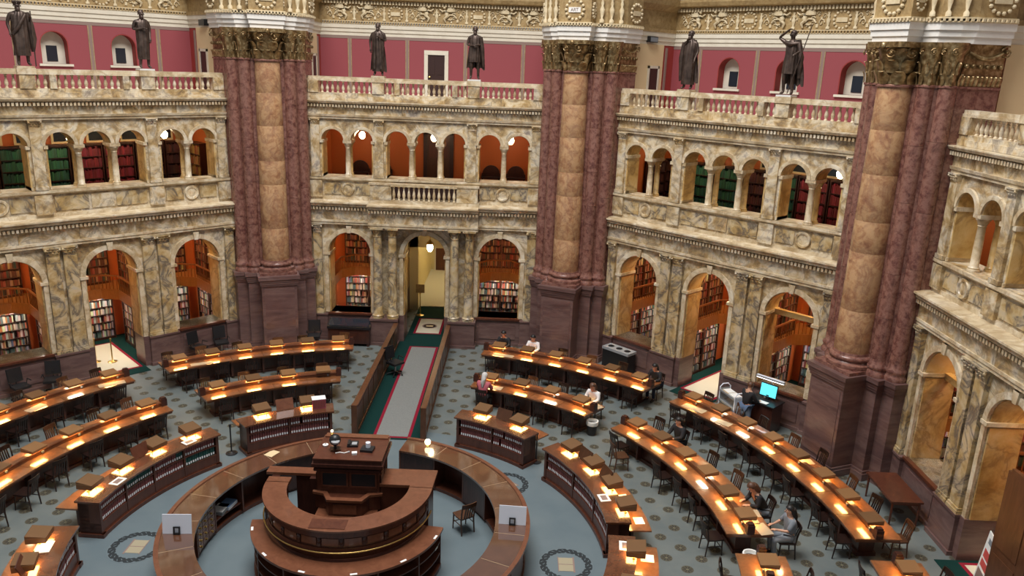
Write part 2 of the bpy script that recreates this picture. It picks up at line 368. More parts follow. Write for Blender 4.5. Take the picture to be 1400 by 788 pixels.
# ------------------------------------------------------------------ one side of the octagon: two-storey marble screen
W_ = 4.62; LQ = 3.08; TR = 1.143; P1, P2 = 2.538, 3.703
def make_screen(name, label, central):
    mb = MB(); mb.cur = 0
    arch_wall(mb, -W_, W_, 0, 4.98, -.12, .72, [(-LQ, .87, 1.2, 3.76), (0, .87, 0, 3.76), (LQ, .87, 1.2, 3.76)])
    root = struct(mb.build(name, 'siena'), label); root['category'] = 'wall'
    # dado of brown marble, each block by itself
    for u0, u1 in ((-W_, -4.02), (-2.13, -1.055), (1.055, 2.13), (4.02, W_)):
        d = .30
        blk = MB().box(u0, u1, -d, -.02, .12, 1.10).box(u0-.03, u1+.03, -d-.05, -.02, 0, .12).box(u0-.02, u1+.02, -d-.03, -.02, 1.08, 1.15)
        blk.build('dado_block', 'brown_marble', root)
    for s in (-1, 1):
        u0, u1 = (2.13, 4.02) if s > 0 else (-4.02, -2.13)
        MB().box(u0, u1, -.19, -.02, .12, 1.12).box(u0, u1, -.24, -.02, 0, .12).build('dado_panel', 'brown_marble', root)
        MB().box(u0+.18, u1-.18, -.215, -.19, .28, .95).build('raised_panel', 'brown_marble', root)
        MB().box(u0+.02, u1-.02, -.26, .74, 1.12, 1.20).build('window_ledge', 'cab', root)
        MB().box(s*1.055-(.21 if s > 0 else 0), s*1.055+(0 if s > 0 else .21), -.2, .74, 0.0, 1.15).build('dado_jamb', 'brown_marble', root)
    for uc in (-LQ, 0, LQ):
        zb = 1.15 if uc == 0 else 1.2
        half_ring(MB(), uc, 3.76, .87, 1.04, -.19, -.1).build('archivolt', 'pale', root, 40)
        half_ring(MB(), uc, 3.76, .845, .875, -.10, .73).build('arch_soffit', 'gold_marble', root, 40)
        MB().add([(uc-.07, -.24, 4.60), (uc+.07, -.24, 4.60), (uc+.11, -.24, 4.9), (uc-.11, -.24, 4.9), (uc-.07, -.1, 4.6), (uc+.07, -.1, 4.6), (uc+.11, -.1, 4.9), (uc-.11, -.1, 4.9)], [(0, 1, 2, 3), (0, 4, 5, 1), (1, 5, 6, 2), (3, 7, 4, 0)]).build('keystone', 'pale', root)
        for s in (-1, 1):
            a, b = sorted((uc+s*.87, uc+s*.83)); MB().box(a, b, -.08, .73, zb, 3.62).build('jamb_slab', 'gold_marble', root)
            a, b = sorted((uc+s*.88, uc+s*1.03)); MB().box(a, b, -.18, -.1, zb, 3.66).build('jamb_moulding', 'pale', root)
            a, b = sorted((uc+s*1.06, uc+s*.79)); MB().box(a, b, -.21, .75, 3.66, 3.76).build('impost', 'pale', root)
    # pilasters or free columns
    cap = capital_flat(.42, .34, .14).mesh('capital', 'pilaster'); capn = capital_flat(.34, .34, .14).mesh('capital', 'pilaster')
    pil = MB().box(-.21, .21, -.14, 0, .16, 3.46).box(-.25, .25, -.19, 0, 0, .09).box(-.235, .235, -.17, 0, .09, .16).mesh('pilaster', 'pilaster')
    piln = MB().box(-.17, .17, -.14, 0, .16, 3.46).box(-.2, .2, -.19, 0, 0, .09).box(-.19, .19, -.17, 0, .09, .16).mesh('pilaster', 'pilaster')
    pos = [-4.36, 4.36] + ([] if central else [-1.83, -1.30, 1.30, 1.83])
    for u in pos:
        nar = abs(u) > 4
        p = ob('pilaster', piln if nar else pil, root, (u, -.12, 1.15)); ob('capital', capn if nar else cap, p, (0, 0, 3.46))
    if central:
        for s in (-1, 1):
            MB().box(s*1.6-.55, s*1.6+.55, -.74, -.3, .12, 1.08).box(s*1.6-.60, s*1.6+.60, -.8, -.3, 0, .12).box(s*1.6-.58, s*1.6+.58, -.78, -.3, 1.06, 1.15).build('column_pedestal', 'brown_marble', root)
        colm = MB().lathe([(.25, 0), (.25, .06), (.22, .07), (.25, .12), (.21, .16), (.19, .2), (.19, 1.6), (.165, 3.42), (.185, 3.44), (.185, 3.47)], 18).mesh('column', 'pilaster', 40)
        cm = MB().lathe([(.165, 0), (.17, .1), (.2, .22), (.25, .28)], 14); cm.box(-.26, .26, -.26, .26, .28, .33)
        for k in range(16):
            t = 2*PI*k/16; zz = .02 if k % 2 else .12; c, s_ = math.cos(t), math.sin(t); w = .035
            cm.add([(.17*c-w*s_, .17*s_+w*c, zz), (.17*c+w*s_, .17*s_-w*c, zz), (.25*c+w*s_, .25*s_-w*c, zz+.12), (.25*c-w*s_, .25*s_+w*c, zz+.12)], [(0, 1, 2, 3)])
        cm = cm.mesh('capital', 'pilaster')
        for u in (-1.86, -1.26, 1.26, 1.86):
            p = ob('column', colm, root, (u, -.52, 1.15)); ob('capital', cm, p, (0, 0, 3.47))
    # lower entablature
    segs = [(-W_, W_, 0.0)] if not central else [(-W_, -2.2, 0), (-2.2, 2.2, -.46), (2.2, W_, 0)]
    for u0, u1, dy in segs:
        MB().ext([(.1, 4.96), (-.26+dy, 4.96), (-.26+dy, 5.05), (-.29+dy, 5.06), (-.29+dy, 5.14), (.1, 5.14)], u0, u1).build('architrave', 'pale', root)
        k = max(1, round((u1-u0)/1.9))
        for i in range(k): MB().box(u0+(u1-u0)*i/k+.004, u0+(u1-u0)*(i+1)/k-.004, -.25+dy, .1, 5.14, 5.56).build('frieze_slab', 'siena', root)
        dentils(u0, u1, -.40+dy, -.2+dy, 5.575, 5.69, .125, 'dentil_band', 'pale', root)
        MB().ext([(.1, 5.55), (-.27+dy, 5.55), (-.28+dy, 5.70), (-.44+dy, 5.73), (-.46+dy, 5.82), (-.52+dy, 5.85), (-.52+dy, 5.90), (.0, 5.93), (.1, 5.93)], u0-.0, u1+.0).build('cornice', 'pale', root)
    # parapet between the storeys
    for u0, u1, dy in segs:
        MB().box(u0, u1, -.02+dy, .5, 5.9, 6.06).build('parapet_base', 'pale', root)
        if central and dy:
            MB().box(-1.35, 1.35, .06, .5, 5.95, 6.7).build('balcony_back', 'darkdoor', root)  # dark board puts shade into the gaps behind the balusters
            for s in (-1, 1): MB().box(s*1.72-.42, s*1.72+.42, -.03+dy, .3, 6.06, 6.66).build('balcony_pier', 'siena', root)
            b = MB().box(-1.32, 1.32, -.08+dy, .12+dy, 6.62, 6.72).build('balcony_rail', 'pale', root)
            for i in range(13): o = ob('baluster', BALM, b, (-1.2+2.4*i/12, .02+dy, 6.06), 0); o.scale = (1, 1, 1.28)
            MB().box(-2.2, 2.2, -.06+dy, .12+dy, 6.66, 6.74).build('balcony_coping', 'pale', root)
        else:
            MB().box(u0, u1, 0, .7, 6.0, 6.72).build('parapet_wall', 'siena', root)
    if not central:
        for s in (-1, 1): MB().box(s*1.84-.26, s*1.84+.26, -.1, .1, 6.04, 6.7).build('parapet_pier', 'siena', root)
        for u0, u1 in ((-1.5, -.45), (.45, 1.5)): MB().box(u0, u1, -.035, .05, 6.14, 6.62).build('parapet_panel', 'pilaster', root)
        MB().box(-.36, .36, -.035, .05, 6.14, 6.62).build('parapet_panel', 'siena', root)
    for s in (-1, 1):
        MB().box(s*4.38-.24, s*4.38+.24, -.1, .1, 6.04, 6.7).build('parapet_pier', 'siena', root)
        for a, b in ((2.18, 2.82), (3.42, 4.08)):
            a, b = sorted((s*a, s*b)); MB().box(a, b, -.035, .05, 6.16, 6.60).build('parapet_panel', 'pilaster', root)
        ring = MB(); ring.T = Matrix.Translation((s*3.12, 0, 6.38)) @ Matrix.Rotation(R(90), 4, 'X'); ring.lathe([(.0001, .03), (.17, .03), (.19, .06), (.25, .07), (.27, .04), (.27, 0)], 20)
        ring.build('roundel', ['siena'], root, 40)
    MB().ext([(.75, 6.70), (-.05, 6.70), (-.12, 6.76), (-.12, 6.84), (.75, 6.86)], -W_, W_).build('sill_course', 'pale', root)
    # upper arcade
    ops = [(u, .445, 6.85, 8.3) for u in (-P2, -P1, -TR, 0, TR, P1, P2)]
    mul = [(a+.445, b-.445, 6.85, 8.3) for a, b in ((-P2, -P1), (-TR, 0), (0, TR), (P1, P2))]
    up = arch_wall(MB(), -W_, W_, 6.85, 9.16, 0, .7, ops, mul).build('upper_arcade', 'siena', root)
    for u in (-P2, -P1, -TR, 0, TR, P1, P2):
        half_ring(MB(), u, 8.3, .445, .56, -.06, .02).build('archivolt', 'pale', up, 40)
        half_ring(MB(), u, 8.3, .43, .45, .0, .7).build('arch_soffit', 'gold_marble', up, 40)
    cm_ = colonnette_mesh(1.36, .105, 'pale'); cm2 = colonnette_mesh(1.36, .10, 'gold_marble')
    for a, b in ((-P2, -P1), (-TR, 0), (0, TR), (P1, P2)):
        u = (a+b)/2; MB().box(u-.17, u+.17, -.05, .72, 8.2, 8.31).build('impost', 'pale', up)
        ob('colonnette', cm_, up, (u, .13, 6.85)); ob('colonnette', cm2, up, (u, .56, 6.85))
    for u, s in ((-P2, -1), (-P1, 1), (-TR, -1), (TR, 1), (P1, -1), (P2, 1)):
        a, b = sorted((u+s*.445, u+s*.395)); a2, b2 = sorted((u+s*.50, u+s*.37))
        MB().box(a, b, .0, .7, 6.86, 8.2).build('jamb_slab', 'gold_marble', up); MB().box(a2, b2, -.05, .72, 8.2, 8.31).build('impost', 'pale', up)
        MB().box(a, b, -.05, .72, 6.86, 6.96).build('jamb_base', 'pale', up)
    pu = MB().box(-.17, .17, -.09, 0, .12, 2.03).box(-.2, .2, -.12, 0, 0, .12).mesh('pilaster', 'siena'); pc = capital_flat(.34, .26, .09).mesh('capital', 'siena')
    for u in (-4.38, -1.84, 1.84, 4.38):
        p = ob('pilaster', pu, up, (u, 0, 6.86)); 
        ob('pilaster_capital', pc, up, (u, 0, 8.89))
    MB().ext([(.7, 9.15), (-.09, 9.15), (-.09, 9.22), (-.13, 9.24), (-.15, 9.32), (.7, 9.32)], -W_, W_).build('architrave', 'pale', root)
    for i in range(5): MB().box(-W_+2*W_*i/5+.004, -W_+2*W_*(i+1)/5-.004, -.08, .6, 9.32, 9.6).build('frieze_slab', 'siena', root)
    dentils(-W_, W_, -.22, 0, 9.605, 9.71, .12, 'dentil_band', 'pale', root)
    MB().ext([(.6, 9.59), (-.1, 9.59), (-.1, 9.71), (-.26, 9.75), (-.30, 9.82), (-.30, 9.85), (.6, 9.87)], -W_, W_).build('cornice', 'pale', root)
    # balustrade on top
    b = MB().box(-W_, W_, -.06, .26, 10.58, 10.66).box(-W_+.02, W_-.02, -.04, .24, 10.66, 10.75).build('balustrade', 'pale', root)
    MB().box(-W_, W_, -.08, .28, 9.86, 10.02).box(-W_, W_, -.05, .25, 10.02, 10.14).build('balustrade_plinth', 'siena', b)
    for u, w in ((-4.40, .2), (-1.865, .23), (-1.13, .10), (1.13, .10), (1.865, .23), (4.40, .2)):
        MB().box(u-w, u+w, -.085, .285, 10.14, 10.58).build('balustrade_pier', 'siena', b)
        if abs(u) == 1.865: MB().box(u-.27, u+.27, -.11, .31, 10.58, 10.78).build('statue_pedestal', 'pale', b)
    us = [-.92+1.84*i/9 for i in range(10)]
    for s in (-1, 1): us += [s*1.32, s*1.53]+[s*(2.22+1.86*i/9.) for i in range(10)]
    for u in us: ob('baluster', BALM, b, (u, .1, 10.14))
    return root
def place(o, a, dist=A): o.location = (dist*math.sin(R(a)), dist*math.cos(R(a)), 0); o.rotation_euler = (0, 0, -R(a)); return o
scr_c = place(make_screen('wall_back', 'two-storey marble screen with paired round columns around the carpeted ramp door', True), 0)
scr_r = place(make_screen('wall_right', 'arcaded marble screen above the book cart and recycling bins', False), 45)
scr_l = copy_tree(scr_r); scr_l.name = 'wall_left'; place(scr_l, -45); scr_l['label'] = 'arcaded marble screen with brass posts standing in its middle doorway'
scr_f = copy_tree(scr_r); scr_f.name = 'wall_far_right'; place(scr_f, 90); scr_f['label'] = 'arcaded marble screen rising behind the plain wooden side table'

# ------------------------------------------------------------------ floor
fl = struct(MB().add([(-19, -22, 0), (30, -22, 0), (30, 30, 0), (-19, 30, 0)], [(0, 1, 2, 3)]).build('floor', 'floor'), 'blue-grey floor patterned with rows of small dark rosettes')

# ------------------------------------------------------------------ gallery wall behind each balustrade
def torus_prof(r0, r1, h): return [(r0, 0), (r0+.3*(r1-r0), h), (r0+.7*(r1-r0), h), (r1, 0)]
def medallion(parent, u, z, y, r=.25, text=None, m='relief', ang=0, sx=1):
    T = Matrix.Translation((u, y, z)) @ Matrix.Rotation(ang, 4, 'Z') @ Matrix.Rotation(R(90), 4, 'X') @ Matrix.Diagonal((sx, 1, 1, 1))
    d = MB(); d.T = T; d.lathe([(0.0001, .02), (r*.82, .02), (r*.84, 0)], 20)
    d = d.build('medallion', 'gilt', parent)
    w = MB(); w.T = T
    for k in range(14):
        t = 2*PI*k/14; w.ball((r*.92*math.cos(t), r*.92*math.sin(t), .02), (r*.17, r*.17, .05), 6, 4)
    w.build('wreath', m, d)
    p = MB(); p.T = T; p.box(-r*.62, r*.62, -r*.24, r*.24, .02, .05); p.build('plaque', m if text is None else 'white', d)
    if text:
        cu = bpy.data.curves.new('lettering', 'FONT'); cu.body = text; cu.size = r*.42; cu.align_x = 'CENTER'; cu.align_y = 'CENTER'; cu.extrude = .004
        to = bpy.data.objects.new('lettering_tmp', cu); COL.objects.link(to); dg = bpy.context.evaluated_depsgraph_get(); dg.update()
        me = bpy.data.meshes.new_from_object(to.evaluated_get(dg)); bpy.data.objects.remove(to); me.materials.clear(); me.materials.append(M['strip'])
        ob('lettering', me, d, (u, y-.056, z), rot=(R(90), 0, 0))
    return d
def fig_mesh():                                        # winged figure in relief, facing +x, about .5 high, lying in the x-z plane
    mb = MB()
    mb.tube([(-.02, -.03, .16), (.0, -.05, .27), (.03, -.05, .36)], [.05, .065, .05], 6)
    mb.ball((.06, -.06, .45), .045, 7, 5)
    mb.tube([(.03, -.06, .36), (.12, -.06, .33), (.2, -.05, .40)], [.024, .022, .016], 5)
    mb.tube([(-.02, -.04, .18), (.06, -.05, .11), (.03, -.04, .0)], [.05, .04, .02], 6)
    for k in range(6):
        a = R(112+13*k); l = .34-.02*k
        mb.tube([(-.01, -.03, .34), (-.01+l*.5*math.cos(a), -.045, .34+l*.5*math.sin(a)*.7), (-.01+l*math.cos(a), -.02, .34+l*math.sin(a)*.62)], [.02, .032, .012], 5)
    mb.tube([(-.04-.16*math.cos(t*.9)*(1-t/9)-.08, -.03, .13+.13*math.sin(t*.9)*(1-t/9)) for t in range(8)], .022, 5)
    return mb.mesh('winged_figure', 'relief', 60)
FIG = fig_mesh()
VASE = MB().lathe([(.07, 0), (.07, .06), (.03, .1), (.06, .22), (.075, .3), (.03, .38), (.05, .44), (.03, .5), (.06, .56)], 8, sy=.6).mesh('candelabrum', 'relief', 50)
def scroll_mesh():
    mb = MB()
    for s in (1, -1): mb.tube([(s*(.02+.11*(1-t/10)*math.cos(t*.8)+.11), -.02, .2+s*.04+.12*(1-t/10)*math.sin(t*.8)) for t in range(10)], .018, 5)
    mb.box(-.04, .04, -.03, 0, .02, .12); return mb.mesh('scroll', 'relief', 60)
SCR = scroll_mesh()
def entab(parent, u0, u1, y, relief=True, zoff=0):      # ivory fascias, moulding, gilt frieze and cornice facing -y
    k = 'entablature'
    e = MB().ext([(y+.3, 12.39), (y-.02, 12.39), (y-.02, 12.53), (y-.06, 12.54), (y-.06, 12.69), (y-.10, 12.70), (y-.10, 12.86), (y+.3, 12.86)], u0, u1).build('entablature', 'stucco', parent)
    dentils(u0, u1, y-.13, y, 12.88, 12.96, .11, 'leaf_moulding', 'gilt', e)
    MB().box(u0, u1, y-.12, y+.3, 12.86, 12.885).box(u0, u1, y-.1, y+.3, 12.96, 12.99).build('moulding', 'relief', e)
    MB().box(u0, u1, y-.0, y+.3, 12.99, 13.66).build('frieze', 'gilt', e)
    dentils(u0, u1, y-.14, y, 13.67, 13.80, .13, 'dentil_band', 'relief', e)
    MB().ext([(y+.3, 13.65), (y-.04, 13.65), (y-.05, 13.8), (y-.3, 13.86), (y-.36, 14.0), (y-.36, 14.1), (y+.3, 14.1)], u0, u1).build('cornice', 'gilt', e)
    return e
def make_gallery(name, label, central):
    Y = 3.6; U = 5.15; ops = [] if central else [(-2.4, .47, 10.86, 11.55), (0, .47, 10.86, 11.55), (2.4, .47, 10.86, 11.55)]
    root = arch_wall(MB(), -U, U, 9.8, 12.42, Y, Y+.5, ops).build(name, 'pink'); struct(root, label)
    MB().box(-U, U, .3, Y+.1, 9.7, 9.86).build('gallery_floor', 'stucco', root)
    MB().box(-U, U, Y-.012, Y+.02, 12.27, 12.39).build('border_strip', 'strip', root)
    for u in (-3.72, -1.25, 1.25, 3.72):
        MB().box(u-.085, u+.085, Y-.012, Y+.02, 9.86, 12.27).build('border_strip', 'strip', root)
        MB().box(u-.075, u-.05, Y-.016, Y+.02, 9.86, 12.27).box(u+.05, u+.075, Y-.016, Y+.02, 9.86, 12.27).build('border_line', 'gilt', root)
    for u, h, si, sp in ops:
        half_ring(MB(), u, sp, .44, .475, Y+.005, Y+.5).build('niche_soffit', 'pinkedge', root, 40)
        for s in (-1, 1):
            a, b = sorted((u+s*.475, u+s*.44)); MB().box(a, b, Y+.005, Y+.5, si, sp).build('niche_reveal', 'pinkedge', root)
        w = MB().box(u-.46, u+.46, Y+.42, Y+.5, si, sp); half_ring(w, u, sp, .001, .46, Y+.42, Y+.5)
        w = w.build('niche_window', 'stucco', root)
        MB().box(u-.18, u+.18, Y+.395, Y+.43, 10.95, 11.5).build('window_pane', 'darkglass', w)
        MB().box(u-.56, u+.56, Y-.08, Y+.5, 10.78, 10.86).build('window_sill', 'stucco', root)
    if central:
        d = MB().box(-.36, .36, Y-.03, Y+.02, 9.86, 11.72).build('gallery_door', 'darkdoor', root)
        MB().box(-.52, -.36, Y-.06, Y+.02, 9.86, 11.88).box(.36, .52, Y-.06, Y+.02, 9.86, 11.88).box(-.52, .52, Y-.07, Y+.02, 11.72, 11.9).build('door_frame', 'stucco', root)
        MB().ball((-.28, Y-.07, 10.8), .04, 6, 4).build('door_knob', 'brass', d)
        for s in (-1, 1): MB().box(s*.18-.12, s*.18+.12, Y-.045, Y-.02, 10.9, 11.6).build('door_panel', 'darkdoor', d)
    e = entab(root, -U, U, Y)
    for c in (-3.5, 0, 3.5):
        ob('candelabrum', VASE, e, (c, Y-.03, 13.02))
        for s in (-1, 1):
            f = ob('winged_figure', FIG, e, (c-s*.42, Y, 13.06)); f.scale = (s*1.5, 1.4, 1.3)
            g = ob('scroll', SCR, e, (c-s*.88, Y, 13.05)); g.scale = (s*1.1, 1.2, 1.15)
            g = ob('scroll', SCR, e, (c-s*.12, Y, 13.3)); g.scale = (-s*.7, 1, .7)
            g = ob('scroll', SCR, e, (c-s*.62, Y, 13.02)); g.scale = (-s*.8, 1, .8); g = ob('scroll', SCR, e, (c-s*1.02, Y, 13.32)); g.scale = (s*.8, 1, .8)
    for c in (-1.75, 1.75):
        medallion(root, c, 13.32, Y, .31)
        for s in (-1, 1): ob('candelabrum', VASE, e, (c+s*.48, Y-.03, 13.02))
    # side walls running back from the piers
    for s in (-1, 1):
        a, b = sorted((s*4.98, s*5.2))
        sw = MB().box(a, b, .5, Y+.1, 9.8, 12.42).build('side_wall', 'pinkedge', root)
        x = s*4.98; a, b = sorted((x, x-s*.05))
        MB().box(a, b, .95, 2.85, 9.86, 12.4).build('side_pilaster', 'cream', sw)
        c, d_ = sorted((x-s*.05, x-s*.075)); dd = MB().box(c, d_, 1.98, 2.52, 9.86, 11.5).build('side_door', 'darkdoor', sw)
        c, d_ = sorted((x-s*.05, x-s*.09)); MB().box(c, d_, 1.88, 1.98, 9.86, 11.6).box(c, d_, 2.52, 2.62, 9.86, 11.6).box(c, d_, 1.88, 2.62, 11.5, 11.6).build('side_door_frame', 'stucco', sw)
        MB().box(a, b, 3.02, 3.12, 9.86, 12.3).build('border_strip', 'strip', sw)
        e2 = MB(); e2.T = Matrix.Translation((x, 0, 0)) @ Matrix.Rotation(s*R(-90), 4, 'Z')
        lo, hi = (.5, 3.6)
        u0, u1 = (lo, hi) if s < 0 else (-hi, -lo)
        e2.T = Matrix.Translation((x, 0, 0)) @ Matrix.Rotation(R(90) if s < 0 else R(-90), 4, 'Z')
        e2.ext([(.2, 12.39), (-.02, 12.39), (-.02, 12.53), (-.06, 12.54), (-.06, 12.69), (-.1, 12.7), (-.1, 12.86), (.2, 12.86)], u0, u1); e2.build('side_entablature', 'stucco', sw)
        f2 = MB(); f2.T = e2.T; f2.ext([(.2, 12.86), (-.12, 12.86), (-.12, 12.99), (0, 13.0), (0, 13.66), (-.05, 13.66), (-.3, 13.86), (-.36, 14.1), (.2, 14.1)], u0, u1); f2.build('side_frieze', 'gilt', sw)
    return root
gal_c = place(make_gallery('wall_gallery_back', 'dusty red gallery wall with a dark central door', True), 0)
gal_r = place(make_gallery('wall_gallery_right', 'pink gallery wall with arched niches behind the bronze with raised arm', False), 45)
gal_l = copy_tree(gal_r); gal_l.name = 'wall_gallery_left'; place(gal_l, -45); gal_l['label'] = 'pink gallery wall with arched niches behind the laurel-crowned bronze'
gal_f = copy_tree(gal_r); gal_f.name = 'wall_gallery_far_right'; place(gal_f, 90); gal_f['label'] = 'pink gallery wall with arched niches beside the broadest column pier'

# ------------------------------------------------------------------ clustered column piers at the corners
R0 = 14.95
def leaf_mesh(w, h, out, name='acanthus_leaf'):
    # leaf standing on the bell at y=0, curling towards -y, ribbed
    vs = []; fs = []; rows = 6
    for i in range(rows+1):
        t = i/rows; ww = w*(.75+.5*math.sin(PI*min(1, t*1.1)))*(1-.55*max(0, t-.7)/.3); yy = -.015-out*t**2.2; zz = h*t if t < .84 else h*(.84-.5*(t-.84))
        for k, x in enumerate((-1, -.5, 0, .5, 1)): vs.append((x*ww, yy-(.02 if k in (1, 3) else (.03 if k == 2 else 0)), zz))
    for i in range(rows):
        for k in range(4): fs.append((i*5+k, i*5+k+1, (i+1)*5+k+1, (i+1)*5+k))
    return MB().add(vs, fs).mesh(name, 'bronze_gold', 60)
LEAF = leaf_mesh(.085, .40, .12); LEAF2 = leaf_mesh(.05, .36, .08)
def volute_mesh(r, w=.05):
    mb = MB(); mb.tube([(r*(1-t/15)*math.cos(t*.75+1.2), -.02-.004*t, r*(1-t/15)*math.sin(t*.75+1.2)) for t in range(15)], [w*.5*(1-.03*t) for t in range(15)], 6)
    mb.ball((0, -.05, 0), r*.28, 8, 5); return mb.mesh('volute', 'bronze_gold', 60)
VOL = volute_mesh(.16); VOLS = volute_mesh(.09, .035)
GAR = MB().tube([(-.42+.84*i/10, -.06-.05*math.sin(PI*i/10), -.16*math.sin(PI*i/10)) for i in range(11)], [.025+.03*math.sin(PI*i/10) for i in range(11)], 8).mesh('garland', 'bronze_gold', 60)
def pier_poly(off, steps):
    # right half (v, y) from front centre to back; mirrored
    pts = []
    for (v, y) in steps: pts.append((v, y))
    return [(-v, y) for v, y in reversed(pts)]+pts
def plan(o, front=-.77, mid=.0):
    return pier_poly(o, [(.66+o, front-o), (.66+o, mid-o), (1.10+o, mid-o), (1.10+o, .24-o), (1.50+o*.8, .24-o), (1.60+o*.4, .62-o), (1.90, 1.55)])
def make_pier(name, label):
    root = MB().prism(plan(0), 0, 2.84).build(name, 'brown_marble'); tag(root, label, 'pier')
    MB().prism(plan(.08), 0, .22).prism(plan(.05), .22, .30).build('plinth', 'brown_marble', root)
    c = MB().prism(plan(.035), 2.80, 2.88).prism(plan(.08), 2.96, 3.06).prism(plan(.12), 3.06, 3.20).prism(plan(.06), 2.88, 2.96); c.build('pedestal_cap', 'brown_marble', root)
    fp = MB().box(-.56, .56, -.785, -.76, .42, 2.7); fp.build('pedestal_slab', 'brown_marble', root)
    # main column
    MB().box(-.70, .70, -.70, .3, 3.2, 3.30).build('base_plinth', 'red_marble', root)
    MB().lathe([(.69, 3.30), (.70, 3.36), (.69, 3.42), (.60, 3.45), (.57, 3.50), (.62, 3.54), (.63, 3.60), (.60, 3.64), (.54, 3.67), (.525, 3.74)], 32).build('column_base', 'red_marble', root, 50)
    zs = [3.72, 5.0, 6.7, 7.6, 8.9, 10.1, 11.24]
    for a, b in zip(zs, zs[1:]):
        r = lambda z: .515-.06*((z-3.7)/7.5)**1.6
        MB().lathe([(r(a)-.004, a), (r(a), a+.01), (r((a+b)/2), (a+b)/2), (r(b), b-.01), (r(b)-.004, b)], 32).build('column_drum', 'col_marble', root, 40)
    MB().lathe([(.45, 11.22), (.50, 11.24), (.505, 11.28), (.47, 11.31)], 32).build('column_neck', 'red_marble', root, 50)
    # flanking shafts
    for sx in (-1, 1):
        for (v, y, r) in ((.80, .22, .235), (1.24, .46, .225)):
            MB().lathe([(r*1.35, 3.2), (r*1.38, 3.3), (r*1.25, 3.34), (r*1.15, 3.4), (r*1.3, 3.46), (r*1.28, 3.52), (r*1.02, 3.58), (r, 3.72)], 16, (sx*v, y, 0)).build('shaft_base', 'red_marble', root, 50)
            zz = [3.70, 4.9+random.uniform(-.3, .5), 6.4+random.uniform(-.4, .4), 8.0+random.uniform(-.4, .4), 9.6+random.uniform(-.4, .4), 11.26]
            for a, b in zip(zz, zz[1:]): MB().lathe([(r, a+.003), (r, b-.003)], 16, (sx*v, y, 0)).build('shaft_block', 'red_marble', root, 50)
            MB().lathe([(r*1.0, 11.25), (r*1.12, 11.27), (r*1.12, 11.31), (r, 11.33)], 16, (sx*v, y, 0)).build('shaft_neck', 'red_marble', root, 50)
    zz = [3.2, 3.75, 5.6, 7.0, 8.4, 9.9, 11.26]
    core = pier_poly(0, [(.95, .12), (1.12, .36), (1.44, .58), (1.83, 1.55)])
    for a, b in zip(zz, zz[1:]): MB().prism(core, a+.003, b-.003).build('pier_block', 'red_marble', root)
    MB().prism(pier_poly(0, [(.97, .10), (1.15, .33), (1.47, .55), (1.86, 1.56)]), 11.26, 11.32).build('pier_band', 'red_marble', root)
    MB().prism(pier_poly(0, [(.92, .16), (1.10, .40), (1.40, .62), (1.81, 1.56)]), 11.32, 12.38).build('capital_core', 'bronze_gold', root)
    # capitals
    cap = MB().lathe([(.44, 11.31), (.45, 11.5), (.48, 11.9), (.56, 12.15), (.62, 12.22)], 24).build('column_capital', 'bronze_gold', root, 50)
    for row, (z, k, ph) in enumerate(((11.31, 8, 0), (11.60, 8, .5))):
        for i in range(k):
            t = 2*PI*(i+ph)/k; l = ob('acanthus_leaf', LEAF, cap, (.455*math.sin(t), -.455*math.cos(t), z), t); l.scale = (1.75, 1.4, 1.0)
    for i in range(8):
        t = 2*PI*(i+.5)/8; o = ob('volute', VOL, cap, (.60*math.sin(t), -.60*math.cos(t), 12.10), t)
    for i in range(4):
        t = 2*PI*i/4; MB().ball((0, 0, 0), (.09, .07, .10), 8, 5).build('rosette', 'bronze_gold', cap, 60, (.66*math.sin(t), -.66*math.cos(t), 12.28))
    ab = []
    for i in range(4):
        for q in (-.5, 0, .5): t = 2*PI*i/4+q*PI/2*.9; rr = .66 if q == 0 else .86; ab.append((rr*math.sin(t), -rr*math.cos(t)))
    MB().prism(ab, 12.24, 12.38).build('abacus', 'bronze_gold', cap)
    for sx in (-1, 1):
        for (v, y, r) in ((.80, .22, .235), (1.24, .46, .225)):
            c = MB().lathe([(r*.96, 11.32), (r*1.0, 11.7), (r*1.25, 12.1), (r*1.5, 12.24), (r*1.55, 12.38)], 14, (sx*v, y, 0)).build('shaft_capital', 'bronze_gold', root, 50)
            for row, z in enumerate((11.32, 11.60)):
                for i in range(7):
                    t = 2*PI*(i+.5*row)/7; ob('acanthus_leaf', LEAF2, c, (sx*v+r*math.sin(t), y-r*math.cos(t), z), t)
            for t in (-.8, .0, .8): ob('volute', VOLS, c, (sx*v+r*1.4*math.sin(t), y-r*1.4*math.cos(t), 12.14), t)
        # gilded band along the jamb: leaves, beads and a garland
        p0, p1 = Vector((sx*1.44, .58)), Vector((sx*1.83, 1.55)); d = p1-p0; ang = math.atan2(d.y, d.x) if sx > 0 else math.atan2(-d.y, -d.x)
        for i in range(9):
            q = p0+d*((i+.5)/9); ob('acanthus_leaf', LEAF2, root, (q.x+sx*.0, q.y, 11.34), ang).scale = (1.3, 1, .8)
        for i in range(6):
            q = p0+d*((i+.5)/6); nrm = Vector((d.y, -d.x)).normalized()*sx; MB().ball((0, 0, 0), .06, 6, 4).build('bead', 'bronze_gold', root, 60, (q.x+nrm.x*.05, q.y+nrm.y*.05, 11.82))
        ob('garland', GAR, root, ((p0+d*.5).x, (p0+d*.5).y, 12.16), ang)
        for i in range(2):
            q = p0+d*i; ob('volute', VOL, root, (q.x, q.y, 12.18), ang)
    # entablature block of the pier
    def eplan(o): return pier_poly(0, [(.60+o, -.52-o), (.60+o, -.0-o), (1.05+o, .02-o), (1.42+o, .36-o), (1.62+o, .62), (1.92+o, 1.56)])
    e = MB().prism(eplan(-.02), 12.36, 12.52).prism(eplan(.02), 12.52, 12.68).prism(eplan(.06), 12.68, 12.86).build('entablature', 'white', root)
